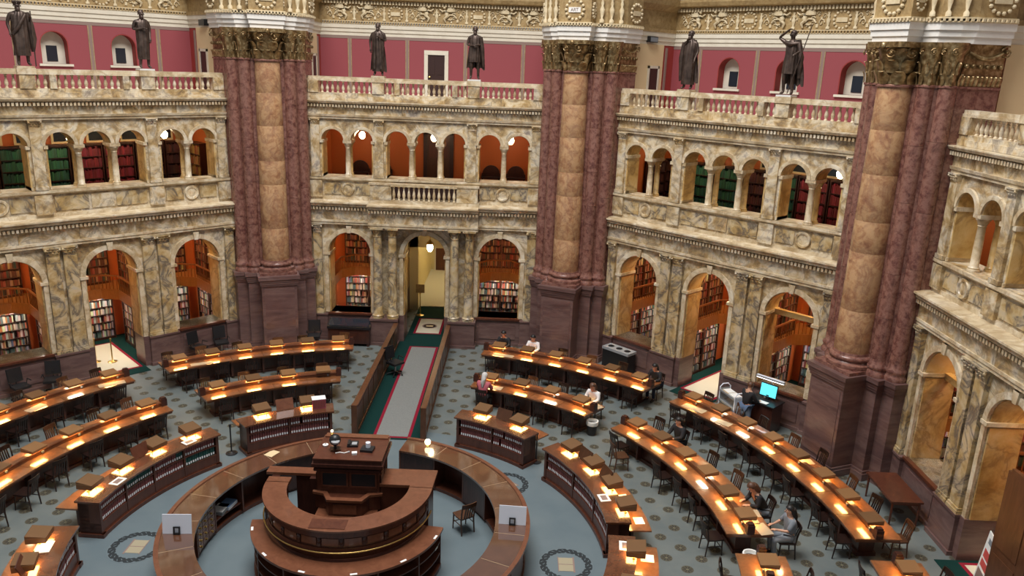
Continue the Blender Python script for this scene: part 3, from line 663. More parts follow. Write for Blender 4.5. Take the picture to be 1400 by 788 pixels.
    MB().prism(eplan(.09), 12.86, 12.89).prism(eplan(.07), 12.95, 12.99).build('moulding', 'relief', e)
    k = MB(); pl = eplan(.075)
    for (a, b) in zip(pl, pl[1:]):
        a, b = Vector(a), Vector(b); L = (b-a).length; n = max(1, int(L/.11)); nn = Vector(((b-a).y, -(b-a).x)).normalized()
        for i in range(n):
            q = a+(b-a)*((i+.5)/n); k.T = Matrix.Translation((q.x, q.y, 0)) @ Matrix.Rotation(math.atan2((b-a).y, (b-a).x), 4, 'Z'); k.box(-.03, .03, -.05, .03, 12.885, 12.955)
    k.T = None; kk = k.build('leaf_moulding', 'relief', e); kk['kind'] = 'stuff'
    f = MB().prism(eplan(0), 12.99, 14.3).build('pier_frieze', 'gilt', root)
    medallion(root, 0, 13.40, -.53, .36, 'ART' if 'ART' in label else None, 'relief')
    for sx in (-1, 1):
        medallion(root, sx*.605, 13.40, -.27, .27, None, 'relief', sx*R(90), .55)
        medallion(root, sx*1.80, 13.40, 1.12, .34, None, 'relief', sx*R(67.5))
    for sx in (-1, 1):
        for (v, y) in ((.88, -.12), (1.18, .08), (1.46, .36)): 
            o = ob('candelabrum', VASE, f, (sx*v, y, 13.0)); o.scale = (1.2, 1.2, 1.5)
    return root
pier_a = place(make_pier('column_pier', 'marble column pier beside the ramp with an ART plaque over its capital'), 22.5, R0)
pier_b = place(make_pier('column_pier', 'marble column pier on the office-chair side of the carpeted ramp'), -22.5, R0)
pier_c = place(make_pier('column_pier', 'broad marble column pier standing behind the computer kiosk and book cart'), 67.5, R0)

# ------------------------------------------------------------------ books and bookcases of the alcoves
LIGHTS = [(.55, .52, .46), (.42, .40, .36), (.30, .06, .05), (.10, .13, .20), (.50, .38, .22), (.08, .16, .14), (.62, .60, .56), (.25, .14, .09), (.45, .16, .08), (.16, .16, .17)]  # lower-tier spines, with its bright white lighting put into the paler colours
WARM = [(.22, .05, .035), (.14, .045, .03), (.30, .12, .06), (.10, .04, .03), (.36, .20, .10), (.18, .06, .05), (.05, .03, .03), (.42, .30, .18), (.05, .08, .06)]
GRN = [(.03, .13, .08), (.04, .16, .10), (.025, .10, .07)]; RED = [(.22, .02, .035), (.26, .03, .05), (.17, .02, .03)]; DRK = [(.08, .025, .025), (.11, .035, .03), (.07, .03, .03)]; OCH = [(.40, .24, .08), (.34, .2, .07), (.30, .10, .05)]
def bookrow(mb, x0, x1, y, z, h, pal, wmin=.03, wmax=.07, d=.2, gap=.04):
    x = x0
    while x < x1-.03:
        w = min(random.uniform(wmin, wmax), x1-x); hh = h*random.uniform(.72, .97); mb.col = random.choice(pal) if random.random() > gap else None
        if mb.col is not None:
            c = [min(1, v*random.uniform(.75, 1.25)) for v in mb.col]; mb.col = tuple(c)
            yy = y+random.uniform(0, .03)
            mb.add([(x, yy, z), (x+w*.94, yy, z), (x+w*.94, yy, z+hh), (x, yy, z+hh), (x+w*.94, yy+d, z+hh), (x, yy+d, z+hh), (x+w*.94, yy+d, z), (x, yy+d, z)], [(0, 1, 2, 3), (3, 2, 4, 5), (1, 6, 4, 2), (7, 0, 3, 5)])
        x += w
def case_meshes(w, h, shelves, pal, wood='dark', **kw):
    f = MB().box(-w/2, -w/2+.035, 0, .3, 0, h).box(w/2-.035, w/2, 0, .3, 0, h).box(-w/2, w/2, .27, .3, 0, h).box(-w/2, w/2, -.01, .3, h, h+.07).box(-w/2, w/2, .01, .3, 0, .08)
    bk = MB()
    for i in range(shelves):
        z = .08+(h-.08)*i/shelves; p = pal[i % len(pal)] if isinstance(pal[0], list) else pal
        f.box(-w/2+.035, w/2-.035, .02, .27, z-.012, z+.012); bookrow(bk, -w/2+.04, w/2-.04, .05, z+.014, (h-.1)/shelves-.03, p, **kw)
    return f.mesh('bookcase', wood), bk.mesh('books', 'books')
def case_at(ms, bay, u, y, z, rot, label, group):
    f, b = ms
    T = Matrix.Rotation(-R(bay), 4, 'Z') @ Matrix.Translation((u, A+y, z)) @ Matrix.Rotation(rot, 4, 'Z')
    o = tag(ob('bookcase', f), label, 'bookcase', group); o.matrix_world = T
    k = ob('books', b, o); k['kind'] = 'stuff'; return o
LOW = [case_meshes(1.06, 2.0, 6, LIGHTS, 'dark', wmin=.035, wmax=.085, gap=.10) for _ in range(4)]
UPP = [case_meshes(1.06, 3.0, 9, WARM, 'cab', wmin=.035, wmax=.085, gap=.06) for _ in range(4)]
COLR = {k: case_meshes(1.1, 1.75, 4, p, 'dark', wmin=.04, wmax=.07, gap=0) for k, p in dict(green=GRN, red=RED, dark=DRK, ochre=OCH).items()}
def alcove(bay, tagname, central=False):
    """a two-tier book recess behind each lower arch and a passage behind the upper arcade"""
    a = bay; YB = 4.0; U = 4.62; hall = central; vis = 1 if a < 0 else -1
    def L(u, y, z): return Matrix.Rotation(-R(a), 4, 'Z') @ Vector((u, A+y, z))
    rz = -R(a)
    back = MB()
    if hall: back.box(-U, -1.25, YB, YB+.15, 0, 6.1).box(1.25, U, YB, YB+.15, 0, 6.1)
    else: back.box(-U, U, YB, YB+.15, 0, 6.1)
    back = back.build('wall_alcove_'+tagname, 'orange'); place(back, a); struct(back, 'orange rear wall of the two-tier book recesses %s' % ALC[tagname])
    def st(mb, name, m, lab): return struct(place(mb.build(name+'_'+tagname, m), a), lab+' '+ALC[tagname])
    st(MB().box(-U, U, .5, YB+.1, 5.92, 6.1), 'ceiling_alcove', 'cream', 'cream ceiling of the book recesses'); st(MB().box(-U, U, .7, YB+.1, 9.2, 9.32), 'ceiling_passage', 'cream', 'cream ceiling of the upper passage')
    st(MB().box(-U, U, 3.5, 3.6, 6.1, 9.25), 'wall_passage', 'orange', 'orange rear wall of the upper passage'); st(MB().box(-U, U, .55, 3.5, 6.1, 6.16), 'floor_passage', 'dark', 'dark floor of the upper passage')
    for s in (-1, 1): x0, x1 = sorted((s*U, s*(U+.12))); st(MB().box(x0, x1, .7, YB, 0, 9.3), 'wall_side'+('_near' if s < 0 else '_far'), 'orange', 'orange end wall of the book recesses')
    for u in (-1.54, 1.54):
        if not hall: st(MB().box(u-.05, u+.05, .73, YB, 0, 5.95), 'wall_partition'+('_near' if u < 0 else '_far'), 'orange', 'orange partition between book recesses')
    if not hall: st(MB().box(-U, U, .73, YB, .001, .006), 'floor_alcove', 'green', 'dark green carpeted floor of the book recesses')
    n = 0
    for ci, c in enumerate((-LQ, 0, LQ)):
        if hall and c == 0: continue
        an = ['ramp-side', 'doorway', 'far'][ci if a >= 0 else 2-ci] if not hall else ('office-chair side' if c < 0 else 'reader side')
        # balcony, U-shaped round the recess
        W2, Wi = 1.48, .93; bal = place(tag(ob('book_balcony', None), 'wooden balcony with red rail round the %s book recess %s' % (an, ALC[tagname]), 'balcony'), a)
        for s in (-1, 1):
            pts = [(c+s*W2, .74), (c+s*Wi, .74), (c+s*Wi, 2.3), (c+s*.45, 2.85), (c, 2.85), (c, YB), (c+s*W2, YB)]
            MB().prism(pts, 2.28, 2.36).build('balcony_deck', 'orangewood', bal)
            path = pts[1:5]
            for p, q in zip(path, path[1:]):
                p, q = Vector(p), Vector(q); l_ = (q-p).length; ang = math.atan2(q.y-p.y, q.x-p.x); mid = (p+q)/2
                o = MB().box(-l_/2, l_/2, -.025, .025, -.36, .05).build('balcony_fascia', 'orangewood', bal, 0, (mid.x, mid.y, 2.36), ang)
                MB().box(-l_/2, l_/2, -.03, .03, .56, .62).build('balcony_rail', 'railred', o)
                b = MB(); k = max(2, int(l_/.13))
                for i in range(k): b.box(-l_/2+l_*(i+.5)/k-.011, -l_/2+l_*(i+.5)/k+.011, -.011, .011, .05, .57)
                b = b.build('balcony_bars', 'railred', o); b['kind'] = 'stuff'
        fx = tag(MB().box(-.7, .7, -.14, .14, 0, .05).build('ceiling_light', 'grey'), 'warm ceiling light over the %s book recess %s' % (an, ALC[tagname]), 'light'); fx.location = L(c, 1.7, 5.86); fx.rotation_euler = (0, 0, rz)
        MB().box(-.66, .66, -.11, .11, -.03, 0).build('diffuser', 'tubewarm', fx)
        for nm, (u, y, r2) in (('rear', (c, 3.2, 0)), ('side', (c+vis*1.12, 1.6, PI/2))):
            fy = tag(MB().box(-.6, .6, -.06, .06, 0, .04).build('under_balcony_light', 'grey'), 'slim white light under the %s balcony edge, %s recess %s' % (nm, an, ALC[tagname]), 'light'); fy.location = L(u, y, 2.22); fy.rotation_euler = (0, 0, rz+r2)
            MB().box(-.57, .57, -.04, .04, -.03, 0).build('diffuser', 'tube', fy)
        for k, u in enumerate((c-.54, c+.54)):
            for z, ms, nm in ((0.006, LOW, 'ground-level'), (2.36, UPP, 'balcony-level')):
                n += 1; case_at(ms[n % 4], a, u, YB-.31, z, 0, '%s %s bookcase at the rear of the %s recess %s' % (ORD[k if a >= 0 else 1-k], nm, an, ALC[tagname]), 'rear bookcases '+tagname)
        if not hall:
            for k, y in enumerate((1.33, 2.41)):
                for z, ms, nm in ((0.006, LOW, 'ground-level'), (2.36, UPP, 'balcony-level')):
                    n += 1; case_at(ms[n % 4], a, c+vis*(1.48-.31), y, z, -vis*PI/2, '%s %s bookcase along the side of the %s recess %s' % (ORD[k], nm, an, ALC[tagname]), 'side bookcases '+tagname)
    return back
ALC = dict(left='of the brass-post wall', back='of the ramp wall', right='of the book-cart wall', far_right='of the side-table wall')
for bay, t in ((-45, 'left'), (0, 'back'), (45, 'right'), (90, 'far_right')): alcove(bay, t, t == 'back')
for par, u in ((scr_r, LQ), (scr_f, -LQ)): MB().box(u-.84, u+.84, .42, .60, 3.60, 3.78).build('transom_beam', 'gold_marble', par)
def L_(bay, u, y, z): return Matrix.Rotation(-R(bay), 4, 'Z') @ Vector((u, A+y, z))
# upper passages: book stacks on three sides, plain wall on the fourth
for bay, t, seq in ((-45, 'left', ['green', 'green', 'green', 'green', 'red', 'red', 'dark', 'dark']), (45, 'right', ['dark', 'green', 'green', 'dark', 'green', 'red', 'red', 'red']), (90, 'far_right', ['dark', 'green', 'red', 'green', 'dark', 'red', 'red', 'dark'])):
    for k, c in enumerate(seq):
        case_at(COLR[c], bay, -4.05+1.157*k, 3.18, 6.16, 0, '%s passage bookcase from the ramp side, with %s volumes, %s' % (ORD[(7-k) if bay < 0 else k], c, ALC[t]), 'passage bookcases %s %s' % (c, t))
    if bay < 0: case_at(COLR['ochre'], bay, 4.28, 2.3, 6.16, -PI/2, 'ochre-volume bookcase on the passage end wall '+ALC[t], None)
    if bay == 45: case_at(COLR['dark'], bay, -4.28, 2.3, 6.16, PI/2, 'dark-volume bookcase on the passage end wall '+ALC[t], None)
    for k in range(7):
        u = -3.7+1.2*k
        w = tag(MB().box(-.42, .42, 0, .05, 0, .80).build('framed_window', 'cream'), '%s gold-framed dark window from the ramp side above the stacks %s' % (ORD[(6-k) if bay < 0 else k], ALC[t]), 'window', 'passage windows '+t); w.location = L_(bay, u, 3.43, 8.0); w.rotation_euler = (0, 0, -R(bay))
        MB().box(-.34, .34, -.02, .0, .08, .72).build('window_pane', 'darkglass', w)
def globe(bay, u, y, z, label, grp=None):
    g = tag(MB().lathe([(.02, .1), (.09, .06), (.13, -.02), (.12, -.12), (.06, -.2), (.0001, -.21)], 12).build('globe_lamp', 'globe', None, 60), label, 'lamp', grp); g.location = L_(bay, u, y, z)
    MB().tube([(0, 0, .08), (0, 0, 9.2-z if z > 6 else .6)], .015, 6).build('stem', 'brass', g); return g
for bay, us, t in ((-45, (-3.3, -.3, 1.0, 3.0), 'left'), (0, (-2.9, 0.12, 3.35), 'back'), (45, (-3.0, .9, 3.2), 'right'), (90, (-3, 0, 3), 'far_right')):
    for ku, u in enumerate(us): globe(bay, u, 1.9, 8.42, '%s glowing globe lamp from the %s in the passage %s' % (ORD[(len(us)-1-ku) if bay < 0 else ku], 'ramp side' if bay else 'office-chair side', ALC[t]), 'passage globes '+t)
for bay, t in ((-45, 'left'), (0, 'back'), (45, 'right'), (90, 'far_right')):  # only the book-cart doorway bowl is known; the rest added to warm reveals
    for ci, c in enumerate((-LQ, 0, LQ)):
        if bay == 0: continue
        an = ['ramp-side', 'doorway', 'far'][ci if bay >= 0 else 2-ci] if bay else ('office-chair side' if c < 0 else 'reader side')
        g = tag(MB().lathe([(.03, .16), (.13, .10), (.2, 0), (.16, -.10), (.05, -.15), (.0001, -.155)], 14).build('arch_lamp_and_fill', 'globe', None, 60), 'glowing bowl lamp put in to light the %s arch %s' % (an, ALC[t]), 'lamp'); g.location = L_(bay, c-.1, 1.15, 4.36 if (bay, c) == (45, 0) else 4.75)
        MB().tube([(0, 0, .15), (0, 0, 5.92-g.location.z)], .015, 6).build('stem', 'brass', g)
# passage behind the central arcade: door, alarm box, benches
d = tag(MB().box(-.5, .5, -.06, 0, 0, 2.2).build('passage_door', 'chairlight'), 'brown panelled door in a dark surround behind the upper arcade', 'door'); d.location = L_(0, .15, 3.49, 6.16)
MB().box(-.66, -.5, -.09, 0, 0, 2.35).box(.5, .66, -.09, 0, 0, 2.35).box(-.66, .66, -.09, 0, 2.2, 2.36).build('door_surround', 'darkdoor', d)
for s in (-1, 1): MB().box(s*.24-.17, s*.24+.17, -.08, -.05, 1.2, 2.0).build('door_panel', 'cab', d)
al = tag(MB().box(-.2, .2, -.08, 0, 0, .75).build('alarm_box', 'black'), 'black wall box with a red top beside the passage door', 'alarm box'); al.location = L_(0, 1.5, 3.49, 7.2)
MB().box(-.14, .14, -.1, -.08, .42, .7).build('alarm_light', flat('alarm_red', (.5, .02, .02), .4), al); MB().ball((0, -.09, .2), .05, 6, 4).build('alarm_button', 'grey', al)
for kb, u in enumerate((-3.3, -2.3, 2.5, 3.6)):
    b = tag(MB().box(-.42, .42, -.4, 0, .42, .48).box(-.42, .42, -.05, 0, .48, .62).build('passage_bench', 'dark'), ORD[kb]+' dark round-backed bench from the office-chair side, orange passage wall', 'bench', 'benches in the orange passage'); b.location = L_(0, u, 3.4, 6.16)
    for s in (-1, 1): MB().box(s*.36-.03, s*.36+.03, -.38, -.02, 0, .42).build('leg', 'dark', b)
    h = MB(); half_ring(h, 0, .6, .01, .38, -.05, 0, 10); h.build('bench_back', 'dark', b)
# entrance hall beyond the central arch
hl = struct(place(MB().box(-1.25, -1.1, 4.75, 12, 0, 4.2).box(1.1, 1.25, 4.75, 12, 0, 4.2).box(-1.25, 1.25, 12, 12.1, 0, 4.2).build('wall_hall', 'yellowwall'), 0), 'yellow walls of the bright hall beyond the ramp door')
MB().box(-2.0, -1.25, .75, 4.6, 1.2, 5.9).box(1.25, 2.0, .75, 4.6, 1.2, 5.9).build('vestibule_wall', 'gold_marble', hl)
MB().box(-2.0, -1.25, .75, 4.6, 0, 1.2).box(1.25, 2.0, .75, 4.6, 0, 1.2).build('vestibule_dado', 'brown_marble', hl)
MB().box(-1.25, 1.25, 4.4, 12.1, 4.1, 4.3).build('hall_ceiling', 'yellowwall', hl)
half_ring(MB(), 0, 3.75, 1.25, 1.6, .75, 4.5, 14).build('vestibule_vault', 'gold_marble', hl, 40)
MB().box(-1.25, -.85, 4.35, 4.6, 0, 3.6).box(.85, 1.25, 4.35, 4.6, 0, 3.6).box(-1.25, 1.25, 4.35, 4.6, 3.05, 4.2).build('inner_doorcase', 'yellowwall', hl)
MB().box(-1.1, 1.1, 4.75, 12, 0, .012).build('hall_floor', 'creamc', hl)
MB().box(-.9, .9, 11.85, 12.0, .0, 2.6).box(-.95, .95, 11.8, 12.0, 2.6, 2.75).build('hall_doorcase', 'stucco', hl)
for s in (-1, 1): MB().box(s*.42-.4, s*.42+.4, 11.83, 11.86, 0, 2.55).build('hall_door_leaf', 'cab', hl)
g = globe(0, .02, 1.6, 3.80, 'glowing glass lantern hanging under the arch of the ramp door'); g.scale = (1, 1, 1.35)
MB().lathe([(.15, .05), (.15, .09), (.06, .14), (.02, .2)], 10).build('lantern_cap', 'brass', g, 50)
fx = tag(MB().box(-.5, .5, -.3, .3, 0, .05).build('hall_light', 'grey'), 'flat ceiling light of the yellow hall nearest the ramp', 'light'); fx.location = (0, A+7.5, 4.04); MB().box(-.46, .46, -.26, .26, -.03, 0).build('diffuser', 'hallglow', fx)
fx2 = copy_tree(fx, None, (0, A+10, 4.04), None, 'flat ceiling light of the yellow hall farthest from the ramp')
fx['group'] = fx2['group'] = 'hall ceiling lights'

# ------------------------------------------------------------------ carpets and the ramp
def rug(name, label, x0, x1, y0, y1, cx0, cx1, cy0, cy1, bay=0, off=None, mid='greyc', z=.0):
    o = tag(MB().box(x0, x1, y0, y1, z, z+.012).build(name, 'green'), label, 'carpet')
    MB().box(cx0-.1, cx1+.1, cy0-.1, cy1+.1, z+.012, z+.016).build('red_border', 'redc', o)
    MB().box(cx0, cx1, cy0, cy1, z+.016, z+.02).build('carpet_field', mid, o)
    if bay is not None and off is not None: o.location = L_(bay, 0, off, 0); o.rotation_euler = (0, 0, -R(bay))
    return o
rug('ramp_carpet', 'long grey carpet with red line and dark green border between wooden rails', -1.0, 1.0, 6.05, 15.9, -.42, .58, 6.25, 14.35)
v = rug('hall_carpet', 'cream carpet with a round emblem inside the ramp doorway', -.83, .83, .72, 4.9, -.50, .50, .95, 2.9, 0, .0, 'creamc')
em = MB().lathe([(.26, .021), (.26, .025), (.33, .025), (.33, .021)], 24, (0, 1.9, 0)); em.build('emblem_ring', 'strip', v)
MB().box(-.16, .16, 1.82, 1.98, .02, .026).build('emblem_book', 'cream', v)
for bay, lab in ((-45, 'cream doorway carpet under the brass posts'), (45, 'cream doorway carpet beside the book cart alcove'), (90, 'cream doorway carpet behind the printed poster')):
    rug('doorway_carpet', lab, -.82, .82, -.75, 3.3, -.62, .62, -.1, 3.1, bay, 0, 'creamc', .006)
for s in (-1, 1):
    x = s*1.08
    r = tag(MB().box(x-.05, x+.05, 6.25, 14.35, 0, .96).build('ramp_rail', 'rampwood'), 'panelled wooden rail along the carpeted ramp' + (' on the office chair side' if s < 0 else ' on the side of the grey-haired reader'), 'rail')
    MB().box(x-.09, x+.09, 6.2, 14.4, .96, 1.02).build('rail_cap', 'rampwood', r); MB().box(x-.08, x+.08, 6.22, 14.38, 0, .12).build('rail_base', 'rampwood', r)
    for k in range(9):
        y = 6.35+.89*k; MB().box(x-.062, x+.062, y+.06, y+.83, .2, .86).build('rail_panel', 'rampwood', r)
    MB().box(x-.09, x+.09, 6.16, 6.34, 0, 1.06).build('newel_post', 'rampwood', r)

# floor wreaths set into the plain ring
LEAFW = MB().add([(-.05, 0, 0), (0, -.02, .002), (.05, 0, 0), (0, .02, .002)], [(0, 1, 2, 3)]).mesh('wreath_leaf', flat('wreath_green', (.018, .024, .028), .8))
for k in range(8):
    t = -135+45*k
    if t > 100 or t < -100 or t == 0: continue
    w = tag(MB().lathe([(.0001, .001), (.66, .001), (.66, .003)], 32).build('floor_medallion', flat('medallion_grey', (.135, .175, .195), .45)), 'floor medallion of an open book in a dark leaf wreath '+{-90: 'beside the drawers counter', -45: 'by the pink-box cabinet', 45: 'by the black barrier post', 90: 'past the two dark boards'}[t], 'medallion', 'wreath medallions in the floor'); w.location = pol(5.14, t)
    bk = MB()
    for i in range(84):
        a = 2*PI*i/84; rr = .54+(.055, -.045, .01)[i % 3]; bk.T = Matrix.Translation((rr*math.cos(a), rr*math.sin(a), .004)) @ Matrix.Rotation(a+1.2+(.7 if i % 2 else 0), 4, 'Z'); bk.add([(-.095, 0, 0), (0, -.042, .002), (.095, 0, 0), (0, .042, .002)], [(0, 1, 2, 3)])
    o = bk.build('leaf_wreath', 'strip', w); o.data.materials[0] = LEAFW.materials[0]; o['kind'] = 'stuff'
    w.rotation_euler = (0, 0, -R(t)+PI)
    MB().box(-.26, 0, -.17, .17, .003, .009).box(0, .26, -.17, .17, .003, .009).build('open_book', flat('book_tan', (.36, .31, .21), .6), w)
    MB().box(-.30, .30, -.21, -.17, .003, .007).box(-.30, .30, .17, .19, .003, .007).box(-.01, .01, -.17, .17, .009, .011).build('book_outline', 'strip', w)

# ------------------------------------------------------------------ lamps, tables, chairs
def hood_mesh(m):                                     # shallow tilted metal tray, open below
    mb = MB(); x, y0, y1 = .23, -.17, .24
    mb.ext([(y0, .078), (y1, .078), (y1, .150), (y0, .118)], -x, x)
    mb.box(-x, x, y0-.008, y0+.004, .056, .12); mb.box(-x, x, y1-.004, y1+.008, .046, .152)
    for s in (-1, 1): a, b = sorted((s*x, s*(x+.01))); mb.box(a, b, y0, y1, .046, .118)
    return mb.mesh('lamp_hood', m)
HOOD, HOODD = hood_mesh('shade'), hood_mesh('shadedim')
POST = MB().tube([(-.13, 0, -.0), (-.13, 0, .08)], .014, 6).tube([(.13, 0, 0), (.13, 0, .08)], .014, 6).box(-.17, .17, -.03, .03, 0, .012).mesh('reading_lamp', 'brass')
DIF = {k: MB().box(-.215, .215, -.16, .23, .060, .070).mesh('lamp_diffuser', k) for k in ('bulb', 'bulbw', 'off')}
def lamp(parent, loc, rz, m='bulb', dim=False, tilt=0):
    l = ob('reading_lamp', POST, parent, loc, rz); ob('lamp_hood', HOODD if dim else HOOD, l); ob('lamp_diffuser', DIF[m], l); return l
def make_chair(wood_m='chair'):
    t = ob('wooden_chair', None)
    MB().prism([(-.20, -.21), (.20, -.21), (.215, .0), (.19, .20), (-.19, .20), (-.215, 0)], .42, .455).build('seat', wood_m, t)
    b = MB()
    for s in (-1, 1): b.tube([(s*.18, .19, .42), (s*.185, .215, .62), (s*.19, .27, .88)], [.022, .02, .018], 6)
    for i in range(6):
        x0, x1 = -.2+.4*i/6, -.2+.4*(i+1)/6; c = lambda x: .27+.03*(1-(x/.2)**2)
        b.add([(x0, c(x0)-.012, .78), (x1, c(x1)-.012, .78), (x1, c(x1)-.0, .90), (x0, c(x0)-.0, .90), (x0, c(x0)+.012, .78), (x1, c(x1)+.012, .78), (x1, c(x1)+.024, .90), (x0, c(x0)+.024, .90)], [(0, 1, 2, 3), (5, 4, 7, 6), (3, 2, 6, 7), (1, 0, 4, 5)])
    for x in (-.1, -.035, .035, .1): b.add([(x-.02, .2, .455), (x+.02, .2, .455), (x+.02, .29, .8), (x-.02, .29, .8), (x-.02, .212, .455), (x+.02, .212, .455), (x+.02, .302, .8), (x-.02, .302, .8)], [(0, 1, 2, 3), (5, 4, 7, 6), (1, 5, 6, 2), (4, 0, 3, 7)])
    b.build('backrest', wood_m, t)
    for sx in (-1, 1):
        MB().tube([(sx*.18, -.18, .43), (sx*.19, -.20, 0)], [.022, .016], 6).build('leg', wood_m, t)
        MB().tube([(sx*.18, .18, .43), (sx*.185, .23, 0)], [.022, .017], 6).build('leg', wood_m, t)
    MB().tube([(-.18, -.19, .2), (.18, -.19, .2)], .012, 5).tube([(-.185, -.19, .26), (-.185, .21, .26)], .012, 5).tube([(.185, -.19, .26), (.185, .21, .26)], .012, 5).build('stretcher', wood_m, t)
    return t
CH = make_chair(); CHL = make_chair('chairlight')
def chair(x, y, rz, label, group, proto=None):
    o = copy_tree(proto or CH, None, (x, y, 0), rz); tag(o, label, 'chair', group); return o
def chair_at(r, t, inward, label, group, proto=None, turn=0):
    p = pol(r, t); return chair(p[0], p[1], (-R(t) if inward else PI-R(t))+turn, label, group, proto)
def reading_table(r0, r1, t0, t1, n, label, lamps, cl, skip_in=(), skip_out=(), cards=True):
    rm = (r0+r1)/2; tm = (t0+t1)/2; lc = pol(rm, tm); root = thing('reading_table', label, 'table', lc, 0); cc = (FC[0]-lc[0], FC[1]-lc[1]); st = (t1-t0)/n
    od = lambda i: i if t0 > 0 else n-1-i
    for i in range(n):
        a, b = t0+st*i+.03, t0+st*(i+1)-.03
        MB().arc(r0, rm-.055, .725, .765, a, b, 4, cc).build('table_top', 'table', root); MB().arc(rm+.055, r1, .725, .765, a, b, 4, cc).build('table_top', 'table', root)
    MB().arc(r0+.03, r1-.03, .66, .725, t0+.15, t1-.15, None, cc).build('apron', 'tableedge', root)
    MB().arc(rm-.2, rm+.2, .1, .67, t0+2.2, t1-2.2, None, cc).arc(rm-.25, rm+.25, 0, .1, t0+2.0, t1-2.0, None, cc).build('table_base', 'dark', root)
    for i in range(n+1):
        a = min(max(t0+st*i, t0+.55), t1-.55)
        if 0 < i < n: MB().arc(rm-.42, rm+.42, .08, .66, a-.18, a+.18, 1, cc).build('support_panel', 'dark', root)
    MB().arc(rm-.05, rm+.05, .765, .875, t0, t1, None, cc).build('divider', 'tableedge', root)
    MB().sweep([(rm-.05, .85), (rm-.08, .88), (rm-.07, .905), (rm+.07, .905), (rm+.08, .88), (rm+.05, .85)], t0-.1, t1+.1, None, cc).build('divider_cap', 'tableedge', root)
    for s, t in ((1, t0), (-1, t1)):
        p = pol(rm, t+s*.35); MB().box(-.09, .09, -.09, .09, .765, 1.0).box(-.07, .07, -.07, .07, 1.0, 1.04).build('end_post', 'dark', root, 0, (p[0]-lc[0], p[1]-lc[1], 0), -R(t))
    for i in range(n):
        t = t0+st*(i+.5); p = pol(rm, t); q = pol(rm-.075, t+.9)
        k = lamps[i]; lamp(root, (p[0]-lc[0], p[1]-lc[1], .903), -R(t), k, dim=(i % 3 == 1))
        MB().box(-.028, .028, -.02, .02, .80, .86).build('power_outlet', 'c_grey', root, 0, (q[0]-lc[0], q[1]-lc[1], 0), -R(t))
        if i not in skip_in: chair_at(r0-.10+random.uniform(-.1, .06), t+random.uniform(-.8, .8), False, ORD[od(i)]+' dark chair from ramp end, inner side of '+cl, 'inner chairs of '+cl, None, random.uniform(-.18, .18))
        if i not in skip_out: chair_at(r1+.14+random.uniform(-.08, .10), t+random.uniform(-.9, .9), True, ORD[od(i)]+' dark chair from ramp end, wall side of '+cl, 'outer chairs of '+cl, CHL if i % 2 else None, random.uniform(-.2, .2))
    return root
B = 'bulb'; Wt = 'bulbw'
reading_table(12.1, 13.25, -42.7, -11.6, 6, 'six-lamp curved reading table in front of three office chairs by the dado', [B]*6, 'the office-chair table')
reading_table(9.0, 10.1, -42.1, -14.2, 4, 'four-lamp curved reading table with one lamp unlit beside the ramp', [B, B, B, 'off'], 'the table with one unlit lamp')
reading_table(12.1, 13.25, 11.6, 42.7, 6, 'six-lamp curved reading table where a white-shirted reader faces the ramp', [B]*6, "the white-shirted reader's table", skip_out=(0, 1, 5))
reading_table(9.0, 10.1, 14.4, 42.0, 4, 'four-lamp curved reading table where the grey-haired reader sits', [B, B, Wt, B], "the grey-haired reader's table", skip_in=(0,), skip_out=(3,))
reading_table(9.0, 10.15, 48.8, 87.5, 6, 'six-lamp curved reading table with two women at its end and a bin', [B, B, B, Wt, B, B], "the two women's table", skip_in=(1,), skip_out=(1, 4, 5))
reading_table(12.1, 13.25, 47.8, 88.1, 8, 'long eight-lamp curved reading table in front of the book cart', [B, Wt, Wt, B, B, B, B, B], 'the long table by the book cart')
reading_table(9.0, 10.1, -90.5, -48.8, 6, 'six-lamp curved reading table with every seat empty', [B]*6, 'the empty six-lamp table')
reading_table(12.1, 13.25, -85, -48.0, 7, 'long curved reading table in front of the doorway with brass posts', [B, B, B, B, B, Wt, B], 'the long table by the brass posts')
reading_table(9.0, 10.15, 92.4, 99, 1, 'end of a curved reading table beside the bin of the two women', [B], 'the table end beyond the bin')
reading_table(12.1, 13.25, 92.0, 97, 1, 'end of a curved reading table beyond the long eight-lamp table', [B], 'the table end beyond the eight-lamp table')
for p in (pol(8.45, 55.5),): chair(p[0], p[1], PI-R(75), 'brown wooden chair pulled out alone into the aisle', 'aisle chair', CHL)

